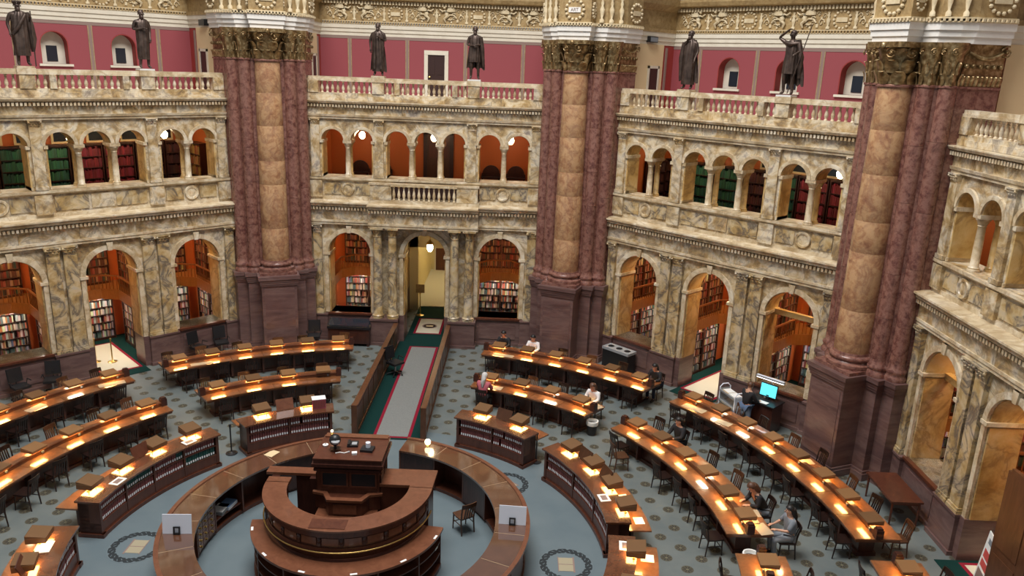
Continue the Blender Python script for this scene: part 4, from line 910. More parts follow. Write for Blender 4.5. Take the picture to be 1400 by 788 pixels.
# ------------------------------------------------------------------ curved book cabinets with desk leaf
def book_mesh(m, h=.25, w=.055):
    mb = MB(); mb.box(-w/2, w/2, 0, .17, 0, h); mb.cur = 1; mb.box(-w*.38, w*.38, -.004, .01, h*.12, h*.40); return mb.mesh('bound_volume', [m, 'label'])
BOOKM = [book_mesh('redbook', h) for h in (.235, .245, .255)]; BOOKG = [book_mesh('greenbook', h) for h in (.235, .25)]
def cabinet(t0, t1, comps, nl, label, cl, indiv, boards=(), green=lambda c, s, k: False, lit=None, leafm='table'):
    r0, r1, H = 6.12, 6.66, 1.0; tm = (t0+t1)/2; lc = pol(6.4, tm); cc = (FC[0]-lc[0], FC[1]-lc[1]); root = thing('book_cabinet_desk', label, 'cabinet', lc)
    MB().arc(r0-.06, r1+.03, H-.045, H, t0-.6, t1+.6, None, cc).build('cabinet_top', 'cabtop', root)
    MB().arc(r0+.28, r1, .1, H-.05, t0, t1, None, cc).build('cabinet_back', 'cab', root)
    MB().arc(r0, r0+.3, .0, .12, t0, t1, None, cc).arc(r0-.04, r0+.02, 0, .10, t0-.2, t1+.2, None, cc).arc(r0+.012, r0+.3, .12, .38, t0, t1, None, cc).build('cabinet_base', 'cab', root)
    for s, t in ((1, t0), (-1, t1)):
        a, b = sorted((t, t+s*.75)); MB().arc(r0, r1, 0, H-.045, a, b, 1, cc).arc(r0-.05, r1+.05, 0, .1, a-.35, b+.35, 1, cc).build('end_panel', 'cab', root)
    ct = (t1-t0-1.5)/comps; pitch = 0; rest = []
    for c in range(comps):
        a = t0+.75+ct*c; b = a+ct
        if c: MB().arc(r0, r0+.3, .12, H-.045, a-.22, a+.22, 1, cc).build('partition', 'cab', root)
        for s_, z in enumerate((.385, .675)):
            MB().arc(r0+.01, r0+.29, z-.02, z, a, b, None, cc).build('shelf', 'cab', root)
            w = .068/6.15*180/PI; n = int((b-a-.7)/w)
            for k in range(n):
                t = a+.4+(k+.5)*(b-a-.7)/n; p = pol(r0+.035+random.uniform(0, .015), t, z)
                if random.random() < .02: continue
                bm = random.choice(BOOKG) if green(c, s_, k/n) else random.choice(BOOKM)
                if indiv: tag(ob('bound_volume', bm, None, p, -R(t)), ('green' if bm in BOOKG else 'red-brown')+' bound volume with pale spine label in '+cl, 'book', 'volumes in '+cl+(' green' if bm in BOOKG else ''))
                else: rest.append((p, -R(t), bm))
    if rest:
        mb = MB()
        for p, rz, bm in rest:
            mb.T = Matrix.Translation((p[0]-lc[0], p[1]-lc[1], p[2])) @ Matrix.Rotation(rz, 4, 'Z'); mb.cur = 0; mb.box(-.029, .029, 0, .17, 0, random.uniform(.235, .255)); mb.cur = 1; mb.box(-.022, .022, -.004, .01, .03, .10)
        mb.T = None; o = mb.build('bound_volumes', ['redbook', 'label'], root); o['kind'] = 'stuff'
    MB().arc(r1, 7.2, .725, .765, t0-.3, t1+.3, None, cc).build('desk_leaf', leafm, root)
    MB().arc(6.74, 6.8, 0, .725, t0+1, t1-1, None, cc).build('desk_support', 'dark', root)
    st = (t1-t0)/nl
    for i in range(nl):
        t = t0+st*(i+.5); p = pol(6.63, t); lamp(root, (p[0]-lc[0], p[1]-lc[1], 1.0), -R(t), (lit or [B]*nl)[i], dim=True).scale = (1, 1, 1.8)
    for t, m in boards:
        p = pol(6.60, t); bd = MB(); bd.T = Matrix.Rotation(R(-24), 4, 'X'); bd.box(-.26, .26, -.012, .012, .02, .36); bd.box(-.06, .06, 0, .05, 0.0, .06)
        b_ = tag(bd.build('lectern_board', m), 'tilted %s reading board on %s' % ('tan' if m == 'desk' else 'dark brown', cl), 'board', 'reading boards '+cl); b_.location = (p[0], p[1], 1.0); b_.rotation_euler = (0, 0, -R(t))
    return root
cabinet(-41.3, -17.3, 2, 2, 'curved book cabinet with two lamps and a pink box on top', 'the cabinet with the pink box', True, [(-29.3, 'desk')])
cabinet(19.3, 42.0, 2, 2, 'curved book cabinet with two lamps beside a black barrier post', 'the cabinet beside the black post', False, [(31.5, 'chairlight')])
cabinet(50.0, 86.6, 3, 4, 'curved four-lamp book cabinet with two dark reading boards', 'the cabinet with two dark boards', True, [(60.0, 'chairlight'), (69.5, 'chairlight')])
cabinet(-87.2, -49.3, 4, 4, 'curved four-lamp book cabinet holding green and red volumes', 'the cabinet with green volumes', True, [(-67.5, 'cab')], lambda c, s, k: (c == 1 and s == 1 and k < .9) or (c == 2 and s == 0 and k < .0) or (c == 3 and s == 0) or (c == 2 and s == 1 and k > .72))
cabinet(-132, -97.4, 3, 4, 'curved book cabinet with papers and a small dark board', 'the cabinet with papers and small board', False, [(-112, 'cab')])
cabinet(92.6, 115, 2, 2, 'end of a curved book cabinet with a printed card on top', 'the cabinet with the printed card', False)
def sheet(name, label, r, t, z, w, h, m='whitep', turn=0, print_=True, cat='paper', grp=None):
    p = pol(r, t, z); o = tag(MB().box(-w/2, w/2, -h/2, h/2, 0, .006).build(name, m), label, cat, grp); o.location = p; o.rotation_euler = (0, 0, -R(t)+turn)
    if print_:
        k = MB(); k.box(-w*.32, w*.32, -h*.28, h*.28, .006, .0075); k.build('printed_block', 'strip', o)
    return o
sheet('notice_card', 'white notice card on the cabinet with green volumes near its unlit end', 6.25, -78.5, 1.001, .36, .26); sheet('notice_card', 'white notice card on the cabinet with green volumes by the last lamp', 6.3, -56.5, 1.001, .34, .26)
sheet('notice_card', 'white notice card on the cabinet with two dark boards', 6.28, 77, 1.001, .34, .27)
sheet('note_slip', 'pale paper slip lying on the desk leaf of the cabinet with two dark boards', 6.95, 74.5, .766, .3, .22, print_=False); sheet('note_slip', 'pale paper slip at the end lamp of the cabinet with two dark boards', 6.98, 83.4, .766, .3, .24, print_=False)
sheet('printed_card', 'white printed card on the cabinet end past two dark boards', 6.45, 95.6, 1.001, .36, .3); sheet('note_slip', 'cream slip under the lamp past two dark boards', 6.95, 96.0, .766, .28, .3, print_=False)
sheet('open_papers', 'open papers lit by the lamp of the cabinet with papers', 6.5, -104, 1.001, .42, .3, print_=False)
bx = tag(MB().box(-.2, .2, -.14, .14, 0, .3).build('pink_box', 'pinkbox'), 'pink box of bound volumes standing on the curved cabinet', 'box'); bx.location = pol(6.5, -20.6, 1.0); bx.rotation_euler = (0, 0, R(20))
for k in range(8): MB().box(-.19+.048*k, -.15+.048*k, -.152, -.14, .03, .27).build('box_rib', 'redbook', bx)
MB().box(-.21, .21, -.15, .15, .3, .312).build('box_lid', 'whitep', bx)
# papers on the reading tables
PLAB = ['under the hands of the grey-haired reader', 'beside the grey-haired reader', 'at the first lamp of the long book-cart table', 'at the second lamp of the long book-cart table', 'by the last lamp of the brass-post table', 'in the middle of the brass-post table', 'on the office-chair table', 'on the ramp end of the six-lamp reader table', 'beside the woman leaning over', 'before the woman with bare arms', 'at the elbow of the woman with bare arms', 'by the white-shirted woman at the corner', 'on the wall side near the computer kiosk', 'on the wall side past the computer kiosk']
for i, (r, t, w, h) in enumerate(((9.25, 17.6, .42, .3), (9.22, 20.2, .34, .3), (12.35, 51.8, .8, .34), (12.35, 57.6, .5, .3), (12.3, -51.2, .8, .3), (12.3, -62.5, .6, .28), (12.28, -37.2, .75, .25), (12.28, 15.6, .8, .25), (10.0, 82.2, .34, .3), (9.95, 86.2, .5, .34), (9.9, 84.4, .2, .16), (9.92, 41.2, .3, .24), (12.9, 64, .4, .3), (13.0, 71, .3, .25))):
    sheet('paper_sheets', 'loose tan paper sheets '+PLAB[i], r, t, .767, w, h, 'tanpaper', random.uniform(-.3, .3), False, 'paper', 'papers on the reading tables')

# ------------------------------------------------------------------ ring counter round the centre
def counter(t0, t1, label, spec):
    lc = pol(3.8, (t0+t1)/2); cc = (FC[0]-lc[0], FC[1]-lc[1]); root = thing('ring_counter', label, 'counter', lc); n = max(2, round((t1-t0)/17)); st = (t1-t0)/n
    for i in range(n):
        a, b = t0+st*i, t0+st*(i+1)
        MB().arc(3.42, 4.2, 1.0, 1.05, a+.12, b-.12, None, cc).build('counter_top', 'counter', root)
        if i: MB().arc(3.44, 4.18, 1.02, 1.0515, a-.10, a+.10, 1, cc).build('top_seam', 'seam', root)
        MB().arc(4.02, 4.12, .1, 1.0, a+.15, b-.15, None, cc).build('outer_panel', 'cab', root); MB().arc(4.11, 4.135, .25, .85, a+1.6, b-1.6, None, cc).build('raised_panel', 'cab', root)
        kind = spec[i % len(spec)]
        MB().arc(3.5, 4.03, .08, 1.0, a-.35, a+.35, 1, cc).build('partition', 'cab', root)
        if kind == 'drawers':
            MB().arc(3.52, 4.0, .1, 1.0, a+.4, b-.4, None, cc).build('drawer_case', 'cab', root)
            for c in range(3):
                for r in range(5):
                    x0 = a+.7+(b-a-1.4)*c/3; x1 = a+.7+(b-a-1.4)*(c+1)/3; z = .16+.165*r
                    d = MB().arc(3.495, 3.525, z, z+.145, x0+.2, x1-.2, 2, cc).build('drawer', 'desk', root)
                    p = pol(3.48, (x0+x1)/2, z+.075); MB().ball((p[0]-lc[0], p[1]-lc[1], p[2]), .030, 6, 4).build('knob', 'brass', d)
        elif kind == 'shelf':
            MB().arc(3.55, 4.03, .30, .33, a, b, None, cc).arc(3.55, 4.03, .05, .09, a, b, None, cc).build('shelf', 'cab', root)
        elif kind == 'door': MB().arc(3.5, 3.54, .1, .98, a+.5, b-.5, None, cc).build('cupboard_door', 'dark', root)
    for t in (t0, t1): MB().arc(3.5, 4.12, 0, 1.0, t-.4, t+.4, 1, cc).build('end_panel', 'cab', root)
    MB().arc(3.55, 4.16, 0, .1, t0, t1, None, cc).build('counter_base', 'cab', root)
    MB().arc(4.14, 4.24, 1.0, 1.075, t0, t1, None, cc).build('outer_rim', 'desk', root)
    return root
counter(10.5, 148, 'curved ring counter holding the small glowing lamp and a swivel chair', ['door', 'open', 'door', 'open', 'open', 'door', 'open', 'open'])
counter(-148, -12, 'curved ring counter with brass-knobbed drawers and blue folders', ['open', 'open', 'open', 'drawers', 'shelf', 'open', 'door', 'shelf'])
fo = []
for k, (t, z, m, lab) in enumerate(((-72, .335, 'whitep', 'white'), (-68, .335, 'c_blue', 'blue'))):
    f = tag(MB().box(-.2, .2, -.15, .15, 0, .1).build('folder_stack', m), lab+' folder stack lying on the ring counter shelf', 'folders'); f.location = pol(3.72, t, z); f.rotation_euler = (0, 0, -R(t)+.2)
    for q in range(3): MB().box(-.205, .205, -.155, .155, .015+.03*q, .025+.03*q).build('folder', 'whitep' if m != 'whitep' else 'c_navy', f)
def sign(r, t, rz, label):
    o = tag(MB().box(-.32, .32, -.008, .008, .0, .46).build('acrylic_sign', 'bluewhite'), label, 'sign'); o.location = pol(r, t, 1.052); o.rotation_euler = (R(-8), 0, rz)
    MB().box(-.06, .06, -.05, .02, .0, .03).box(-.075, -.045, -.05, -.02, 0, .17).box(.045, .075, -.05, -.02, 0, .17).box(-.075, .075, -.05, -.02, .15, .18).build('sign_holder', 'black', o)
sign(3.8, -104.5, R(4), 'pale acrylic sign on the counter with brass-knobbed drawers'); sign(3.82, 90.5, R(-3), 'pale acrylic sign on the counter near the small glowing lamp')
sl = tag(MB().lathe([(.05, 0), (.05, .015), (.015, .03), (.015, .05)], 12).build('small_lamp', 'brass', None, 50), 'small glowing lamp standing on the ring counter', 'lamp'); sl.location = pol(3.95, 20.5, 1.052)
MB().lathe([(.04, .05), (.075, .08), (.085, .14), (.06, .19), (.0001, .2)], 12).build('lamp_globe', 'smallglow', sl, 60)
nt_ = sheet('note_pad', 'pale yellow note pad on the ring counter top', 4.0, -43.5, 1.052, .34, .26, 'cream', .4, False)
wc = chair(2.72, 1.28, R(215), 'wooden chair inside the ring counter', 'chair inside the ring', CHL)

# ------------------------------------------------------------------ central issue desk
HX, HY = .08, .2
cd = thing('central_desk', 'round two-tier mahogany issue desk with brass rail and tower', 'desk', (FC[0], FC[1], 0)); ox, oy = -FC[0], -FC[1]
def P(mb, name, m, parent=None, sm=0): return mb.build(name, m, parent or cd, sm)
P(MB().arc(1.66, 2.24, 1.0, 1.055, 97, 263), 'lower_top', 'desk'); P(MB().arc(1.66, 2.2, 0, .1, 97, 263), 'lower_base', 'cab')
P(MB().arc(1.66, 1.72, .1, 1.0, 97, 263), 'lower_back', 'dark'); P(MB().arc(1.7, 2.18, .38, .41, 97, 263).arc(1.7, 2.18, .69, .72, 97, 263), 'lower_shelf', 'cab')
for i in range(7):
    t = 97.6+164.8*i/6; P(MB().arc(1.7, 2.19, .1, 1.0, t-.5, t+.5, 1), 'lower_partition', 'cab')
for i in range(6):
    t = 108+29*i; T = Matrix.Rotation(-R(t), 4, 'Z') @ Matrix.Translation((0, 2.2, 0)); mb = MB(); mb.T = T; mb.box(-.075, .075, -.03, .02, 1.055, 1.06); P(mb, 'shelf_label', 'whitep')
for i in range(2):
    t = (106, 252)[i]; T = Matrix.Rotation(-R(t), 4, 'Z') @ Matrix.Translation((0, 2.18, 0)); mb = MB(); mb.T = T; mb.box(-.07, .07, 0, .012, .69, .725); P(mb, 'shelf_label', 'whitep')
c0 = (HX+ox, HY+oy)
P(MB().arc(1.74, 1.84, 1.05, 1.73, 92, 268, None, c0), 'upper_wall', 'cab')
P(MB().sweep([(1.42, 1.73), (1.90, 1.73), (1.96, 1.76), (1.96, 1.80), (1.42, 1.80)], 90, 270, 60, c0), 'upper_top', 'desk')
P(MB().arc(1.84, 1.90, 1.60, 1.73, 92, 268, None, c0), 'upper_cornice', 'cab'); P(MB().arc(1.84, 1.87, 1.28, 1.33, 92, 268, None, c0), 'upper_moulding', 'cab')
for i in range(12):
    t = 98+15*i
    if i < 11: P(MB().arc(1.835, 1.865, 1.39, 1.56, t+2, t+13, 4, c0), 'upper_panel', 'desk')
    T = Matrix.Translation((c0[0], c0[1], 0)) @ Matrix.Rotation(-R(t), 4, 'Z'); mb = MB(); mb.T = T; mb.ball((0, 1.87, 1.5), (.05, .035, .07), 8, 5); mb.box(-.035, .035, 1.84, 1.875, 1.36, 1.6); P(mb, 'bracket', 'dark', None, 50)
P(MB().tube([(c0[0]+1.95*math.sin(R(t)), c0[1]+1.95*math.cos(R(t)), 1.27) for t in range(94, 268, 4)], .018, 8), 'brass_rail', 'brass', None, 60)
P(MB().arc(1.72, 1.76, .1, 1.1, 97, 263), 'inner_skin', 'dark')
P(MB().box(-1.88+ox, -1.34+ox, HY+oy-.02, .42+oy, 1.73, 1.80), 'wing_top', 'desk'); P(MB().box(-1.80+ox, -1.42+ox, HY+oy-.02, .36+oy, 0, 1.73), 'wing_body', 'cab')
P(MB().prism([(.78+ox, 1.02+oy), (2.08+ox, 1.02+oy), (2.04+ox, HY+oy-.02), (1.5+ox, HY+oy-.02), (1.5+ox, .26+oy), (.78+ox, .26+oy)], 1.73, 1.80), 'wing_top', 'desk')
P(MB().prism([(.8+ox, .98+oy), (1.98+ox, .98+oy), (1.95+ox, HY+oy), (1.55+ox, HY+oy), (1.55+ox, .3+oy), (.8+ox, .3+oy)], 0, 1.73), 'wing_body', 'cab')
P(MB().box(-.40+ox, .38+ox, HY+oy-1.86, HY+oy-1.50, 1.80, 1.812), 'inset_slab', 'cab')
# inner floor platform, lectern niche and tower
P(MB().lathe([(1.72, 0), (1.72, .42)], 48, (ox+.1, oy+.1, 0)), 'platform', 'dark')
P(MB().box(-.68+ox, .74+ox, -.42+oy, .25+oy, .42, 1.12), 'niche_step', 'desk')
P(MB().prism([(-.75+ox, .26+oy), (-.5+ox, .2+oy), (-.36+ox, -.08+oy), (.40+ox, -.08+oy), (.54+ox, .2+oy), (.8+ox, .26+oy), (.8+ox, .5+oy), (-.75+ox, .5+oy)], 1.12, 1.50), 'niche_body', 'cab')
P(MB().prism([(-.80+ox, .22+oy), (-.53+ox, .15+oy), (-.39+ox, -.13+oy), (.43+ox, -.13+oy), (.57+ox, .15+oy), (.85+ox, .22+oy), (.85+ox, .3+oy), (.5+ox, .25+oy), (.36+ox, .0+oy), (-.32+ox, .0+oy), (-.46+ox, .25+oy), (-.80+ox, .3+oy)], 1.50, 1.56), 'niche_rim', 'desk')
P(MB().box(-.25+ox, .3+ox, -.1+oy, -.075+oy, 1.18, 1.42), 'niche_panel', 'desk')
tw = P(MB().box(-.70+ox, .78+ox, .28+oy, 1.38+oy, 0, 2.22), 'tower', 'cab')
P(MB().box(-.76+ox, .84+ox, .22+oy, 1.44+oy, 2.10, 2.16).box(-.80+ox, .88+ox, .18+oy, 1.48+oy, 2.22, 2.30).box(-.76+ox, .84+ox, .22+oy, 1.44+oy, 2.30, 2.40), 'tower_cornice', 'dark', tw)
P(MB().box(-.77+ox, .85+ox, .21+oy, 1.45+oy, 2.40, 2.43), 'tower_top', 'cab', tw); P(MB().box(-.73+ox, .81+ox, 1.3+oy, 1.5+oy, 2.3, 2.46), 'tower_back', 'desk', tw)
for x in (-.56, .12): P(MB().box(x+ox, x+.56+ox, .265+oy, .285+oy, 1.72, 2.04), 'tower_recess', 'black', tw); P(MB().box(x-.04+ox, x+ox, .25+oy, .29+oy, 1.68, 2.08).box(x+.56+ox, x+.6+ox, .25+oy, .29+oy, 1.68, 2.08).box(x+ox, x+.56+ox, .25+oy, .29+oy, 2.04, 2.08).box(x+ox, x+.56+ox, .25+oy, .29+oy, 1.68, 1.72), 'recess_frame', 'cab', tw)  # black plates put the shade of two openings on the tower face
for s in (-1, 1):
    xx = (-.72 if s < 0 else .8)+ox
    for y in (.5, .95): P(MB().box(xx-.015, xx+.015, y-.18+oy, y+.18+oy, .9, 2.0), 'tower_panel', 'dark', tw)
# gate at the wing
P(MB().box(-2.08+ox, -1.95+ox, 1.1+oy, 1.26+oy, 0, 1.5).box(-1.42+ox, -1.05+ox, 1.05+oy, 1.26+oy, 0, 1.5).box(-1.05+ox, -.7+ox, .9+oy, 1.2+oy, 0, 1.5), 'gate_post', 'dark'); P(MB().box(-2.15+ox, -.7+ox, 1.02+oy, 1.32+oy, 1.5, 1.57), 'gate_top', 'desk')
P(MB().lathe([(.05, 1.05), (.07, 1.2), (.04, 1.3), (.06, 1.42), (.08, 1.5)], 10, (-1.9+ox, .72+oy, 0)), 'gate_finial', 'dark', None, 50)
P(MB().box(-1.99+ox, -1.80+ox, .3+oy, 1.2+oy, 0, 1.5), 'gate_side', 'dark')
# things on the tower
def put(mb, name, m, label, cat, loc, rz=0, sm=0): o = tag(mb.build(name, m, None, sm), label, cat); o.location = loc; o.rotation_euler = (0, 0, rz); return o
k = put(MB().box(-.12, .12, -.1, .1, 0, .03), 'globe_stand', 'chairlight', 'dark globe-like viewer on a wooden foot on the desk tower', 'viewer', (-.35, .7, 2.43), .3)
MB().tube([(0, 0, .03), (0, 0, .14)], .035, 8).build('viewer_neck', 'black', k); MB().ball((0, 0, .25), .14, 12, 8).build('viewer_head', 'black', k, 60); MB().lathe([(.08, -.02), (.1, .0), (.1, .03), (.05, .04)], 12, (0, 0, 0)).build('viewer_lens', 'grey', k, 50, (0, -.13, .25))
k = put(MB().box(-.13, .13, -.13, .13, 0, .05), 'desk_phone', 'black', 'black desk telephone on the desk tower', 'phone', (.02, .95, 2.43), .1); MB().box(-.12, -.06, -.12, .12, .05, .09).build('handset', 'black', k); MB().box(-.02, .1, -.08, .06, .05, .056).build('keypad', 'grey', k)
k = put(MB().box(-.15, .15, -.13, .13, 0, .06), 'label_printer', 'black', 'dark label printer with a white roll on the desk tower', 'printer', (.42, .72, 2.43), -.1); MB().lathe([(.06, .06), (.06, .18)], 12, (0, .05, 0)).build('paper_roll', 'bluewhite', k, 50)
k = put(MB().lathe([(.06, 0), (.07, .04), (.05, .05), (.0001, .05)], 14), 'white_dish', 'whitep', 'small white dish on the desk tower', 'dish', (-.62, .85, 2.43), 0, 40); MB().lathe([(.03, .05), (.02, .062), (.0001, .062)], 10).build('dish_lid', 'grey', k, 40)
k = put(MB().box(-.06, .06, -.05, .05, 0, .05), 'white_box', 'whitep', 'small white box at the front of the desk tower', 'box', (.15, .5, 2.43), .2); MB().box(-.062, .062, -.052, .052, .03, .036).build('box_seam', 'grey', k)
k = put(MB().tube([(-.15, 0, .012), (-.05, .03, .012), (.05, -.02, .012), (.15, .03, .012)], .012, 6), 'white_cable', 'whitep', 'white cable lying on the desk tower', 'cable', (-.15, .52, 2.43), .2)
MB().box(.14, .18, .0, .05, 0, .025).build('cable_plug', 'grey', k)
k = put(MB().lathe([(.03, 0), (.035, .05), (.02, .06), (.02, .09)], 10), 'amber_light', 'brass', 'tiny amber light on the back of the desk tower', 'light', (-.58, 1.35, 2.46), 0, 50); MB().ball((0, 0, .12), .035, 8, 6).build('amber_bulb', 'smallglow', k, 60)

# ------------------------------------------------------------------ odds and ends around the room
def bin_(loc, label):
    o = put(MB().lathe([(.15, 0), (.19, .45), (.19, .46), (.17, .46), (.14, .05)], 16), 'waste_bin', 'black', label, 'bin', loc, 0, 50)
    MB().lathe([(.197, .36), (.205, .43), (.20, .48), (.165, .48), (.16, .38), (.19, .34)], 16).build('bin_liner', 'whitep', o, 50); return o
def upx(x, y): return (x, y, 0)
bin_(upx(6.45, 7.0), 'round black bin with a white liner at the table of the grey-haired reader'); bin_(upx(9.65, .05), 'round black bin with a white liner below the two women')
b3 = bin_(upx(-7.35, 6.45), 'round black bin with a white liner at the empty six-lamp table')
def stanchion(loc, m, label, h=1.0):
    o = put(MB().lathe([(.17, 0), (.17, .02), (.05, .05), (.025, .07)], 16), 'stanchion', m, label, 'post', loc, 0, 50)
    MB().lathe([(.022, .06), (.022, h-.05)], 10).build('post', m, o, 50); MB().lathe([(.03, h-.06), (.04, h-.02), (.03, h), (.0001, h+.01)], 10).build('finial', m, o, 50); return o
stanchion((4.62, 5.0, 0), 'black', 'black barrier post at the cabinet beside the ramp end', .95); stanchion((-4.45, 4.75, 0), 'black', 'black barrier post at the cabinet with the pink box', .95)
for k, (u, y) in enumerate(((-.45, 1.3), (.02, .95))): stanchion(L_(-45, u, y, .02), 'brass', 'brass barrier post standing on the doorway carpet', .95)['group'] = 'brass posts in the doorway'
st_ = stanchion(L_(0, -.62, 3.4, .02), 'brass', 'brass sign post in the hall beyond the ramp', 1.1); MB().box(-.2, .2, -.02, .0, 1.1, 1.5).build('post_sign', 'gilt', st_)
def side_table(label, loc, rz, w, d, h, m):
    o = put(MB().box(-w/2, w/2, -d/2, d/2, h-.05, h), 'side_table', m, label, 'table', loc, rz); MB().box(-w/2+.06, w/2-.06, -d/2+.06, d/2-.06, h-.13, h-.05).build('apron', m, o)
    for sx in (-1, 1):
        for sy in (-1, 1): MB().tube([(sx*(w/2-.07), sy*(d/2-.07), h-.06), (sx*(w/2-.07), sy*(d/2-.07), 0)], [.035, .025], 8).build('leg', m, o)
    return o
side_table('plain brown wooden side table under the alcove window', L_(90, -3.05, -.85, 0), -R(90), 1.6, .85, .74, 'cab')
# glossy black reading stand under the central arch window
sd = put(MB().box(-.85, .85, -.3, .3, .12, .75), 'display_case', 'dark', 'glossy dark display case under the window beside the ramp', 'case', L_(0, -3.0, -.72, 0)); MB().ext([(-.34, .75), (.32, .75), (.32, 1.02), (-.34, .86)], -.88, .88).build('case_top', 'black', sd); MB().ext([(-.30, .885), (.28, 1.02), (.28, 1.03), (-.30, .895)], -.82, .82).build('case_glass', 'darkglass', sd)
for sx in (-1, 1): MB().box(sx*.78-.05, sx*.78+.05, -.28, .28, 0, .12).build('case_foot', 'dark', sd)
# recycling station with three round openings
rc = put(MB().box(-.62, .62, -.25, .25, 0, .82), 'recycling_station', 'black', 'black recycling station with three round openings by the dado', 'bin', L_(45, -3.35, -.62, 0), -R(45)); MB().box(-.64, .64, -.27, .27, .82, .92).build('station_top', 'grey', rc)
for x in (-.4, 0, .4): MB().lathe([(.13, .918), (.13, .924), (.0001, .924)], 18, (x, 0, 0)).build('round_opening', 'black', rc, 40)
# book cart
ct = thing('book_cart', 'light grey metal book cart with papers beside the kiosk', 'cart', L_(45, 1.95, -1.15, 0), R(-72))
for z in (.2, .55, .9): MB().box(-.45, .45, -.22, .22, z, z+.03).box(-.45, .45, -.22, -.2, z, z+.08).build('cart_shelf', 'grey', ct)
for s in (-1, 1):
    MB().tube([(s*.46, -.2, .12), (s*.46, -.2, 1.05), (s*.46, -.1, 1.15), (s*.46, .1, 1.15), (s*.46, .2, 1.05), (s*.46, .2, .12)], .022, 8).build('cart_end', 'bluewhite', ct)
    MB().box(s*.46-.008, s*.46+.008, -.18, .18, .25, 1.0).build('cart_end_panel', 'bluewhite' if s > 0 else 'grey', ct)
    for y in (-.18, .18):
        w = MB(); w.T = Matrix.Translation((s*.4, y, .06)) @ Matrix.Rotation(R(90), 4, 'X'); w.lathe([(.06, -.02), (.06, .02)], 12); w.build('caster', 'black', ct)
cp = ct.location
for dx, m, lab in ((-.2, 'cream', 'cream folder lying on the book cart'), (.18, 'whitep', 'white papers lying on the book cart')):
    q = put(MB().box(-.18, .18, -.15, .15, 0, .05), 'cart_papers', m, lab, 'papers', (cp[0]+dx*math.cos(R(-72)), cp[1]+dx*math.sin(R(-72)), .93), R(-72)); MB().box(-.17, .17, -.14, .14, .05, .056).build('top_sheet', 'whitep', q)
# computer kiosk
kl = L_(45, 3.05, -.95, 0); kq = thing('computer_kiosk', 'dark wooden computer kiosk with a bright blue screen', 'kiosk', kl, -R(45))
MB().box(-.45, .45, -.35, .35, 0, 1.0).build('kiosk_body', 'dark', kq); MB().box(-.5, .5, -.4, .4, 1.0, 1.04).build('kiosk_top', 'black', kq)
mo = MB(); mo.T = Matrix.Translation((0, .12, 1.12)) @ Matrix.Rotation(R(-8), 4, 'X'); mo.box(-.30, .30, -.02, .03, 0, .46); mo.build('monitor', 'black', kq)
ms = MB(); ms.T = Matrix.Translation((0, .12, 1.12)) @ Matrix.Rotation(R(-8), 4, 'X'); ms.box(-.28, .28, -.025, -.02, .03, .43); ms.build('monitor_screen', 'screen', kq); MB().box(-.05, .05, .1, .2, 1.04, 1.2).build('monitor_stand', 'black', kq)
MB().box(-.2, .2, -.3, -.14, 1.04, 1.06).build('keyboard', 'black', kq); MB().box(-.1, .22, -.36, -.16, 1.06, 1.065).build('kiosk_paper', 'whitep', kq)
MB().box(-.5, .5, .12, .22, 1.72, 1.78).tube([(.0, .3, 1.04), (0, .3, 1.75), (0, .17, 1.75)], .02, 6).build('light_arm', 'grey', kq); MB().box(-.48, .48, .13, .21, 1.70, 1.72).build('light_strip', 'kioskglow', kq); MB().box(-.48, .48, .13, .21, 1.78, 1.79).build('light_top', 'bluewhite', kq)
# office chairs
def office_chair():
    t = ob('office_chair', None); MB().box(-.24, .24, -.24, .24, .44, .52).build('seat', 'black', t); bk = MB(); bk.T = Matrix.Translation((0, .25, .58)) @ Matrix.Rotation(R(-10), 4, 'X'); bk.prism([(-.22, 0), (.22, 0), (.24, .05), (-.24, .05)], 0, .48); bk.build('backrest', 'black', t)
    MB().tube([(0, .1, .46), (0, .28, .5), (0, .27, .7)], .02, 6).build('back_support', 'black', t); MB().tube([(0, 0, .1), (0, 0, .45)], .03, 8).build('gas_lift', 'grey', t)
    for k in range(5):
        a = 2*PI*k/5; MB().tube([(0, 0, .12), (.3*math.cos(a), .3*math.sin(a), .07)], [.03, .02], 6).build('base_arm', 'black', t); MB().ball((.3*math.cos(a), .3*math.sin(a), .035), .035, 6, 4).build('caster', 'black', t)
    for s in (-1, 1): MB().tube([(s*.24, .12, .48), (s*.29, .12, .66), (s*.29, -.14, .66)], .018, 6).build('armrest', 'black', t)
    return t
OC = office_chair()
for (x, y, rz, lab, g) in ((-.62, 11.3, .9, 'black swivel office chair standing on the ramp carpet', None), (*L_(-45, 2.65, -.75, 0)[:2], R(45)+.3, 'black office chair by the dado, nearest the brass-post doorway', 'office chairs by the dado'), (*L_(-45, 3.55, -.75, 0)[:2], R(45)-.2, 'black office chair by the dado, second from the brass-post doorway', 'office chairs by the dado'), (-4.35, 13.9, .2, 'black office chair by the dado, nearest the display case', 'office chairs by the dado'), (*L_(-45, -3.4, -.8, 0)[:2], R(45)+.2, 'black office chair far from the doorway with brass posts', 'office chairs by the brass posts'), (*L_(-45, -2.45, -.8, 0)[:2], R(45)-.4, 'black office chair close to the doorway with brass posts', 'office chairs by the brass posts')):
    o = copy_tree(OC, None, (x, y, 0.02), rz); tag(o, lab, 'chair', g)
for o in (OC, CH, CHL):
    for c in list(o.children): bpy.data.objects.remove(c)
    bpy.data.objects.remove(o)
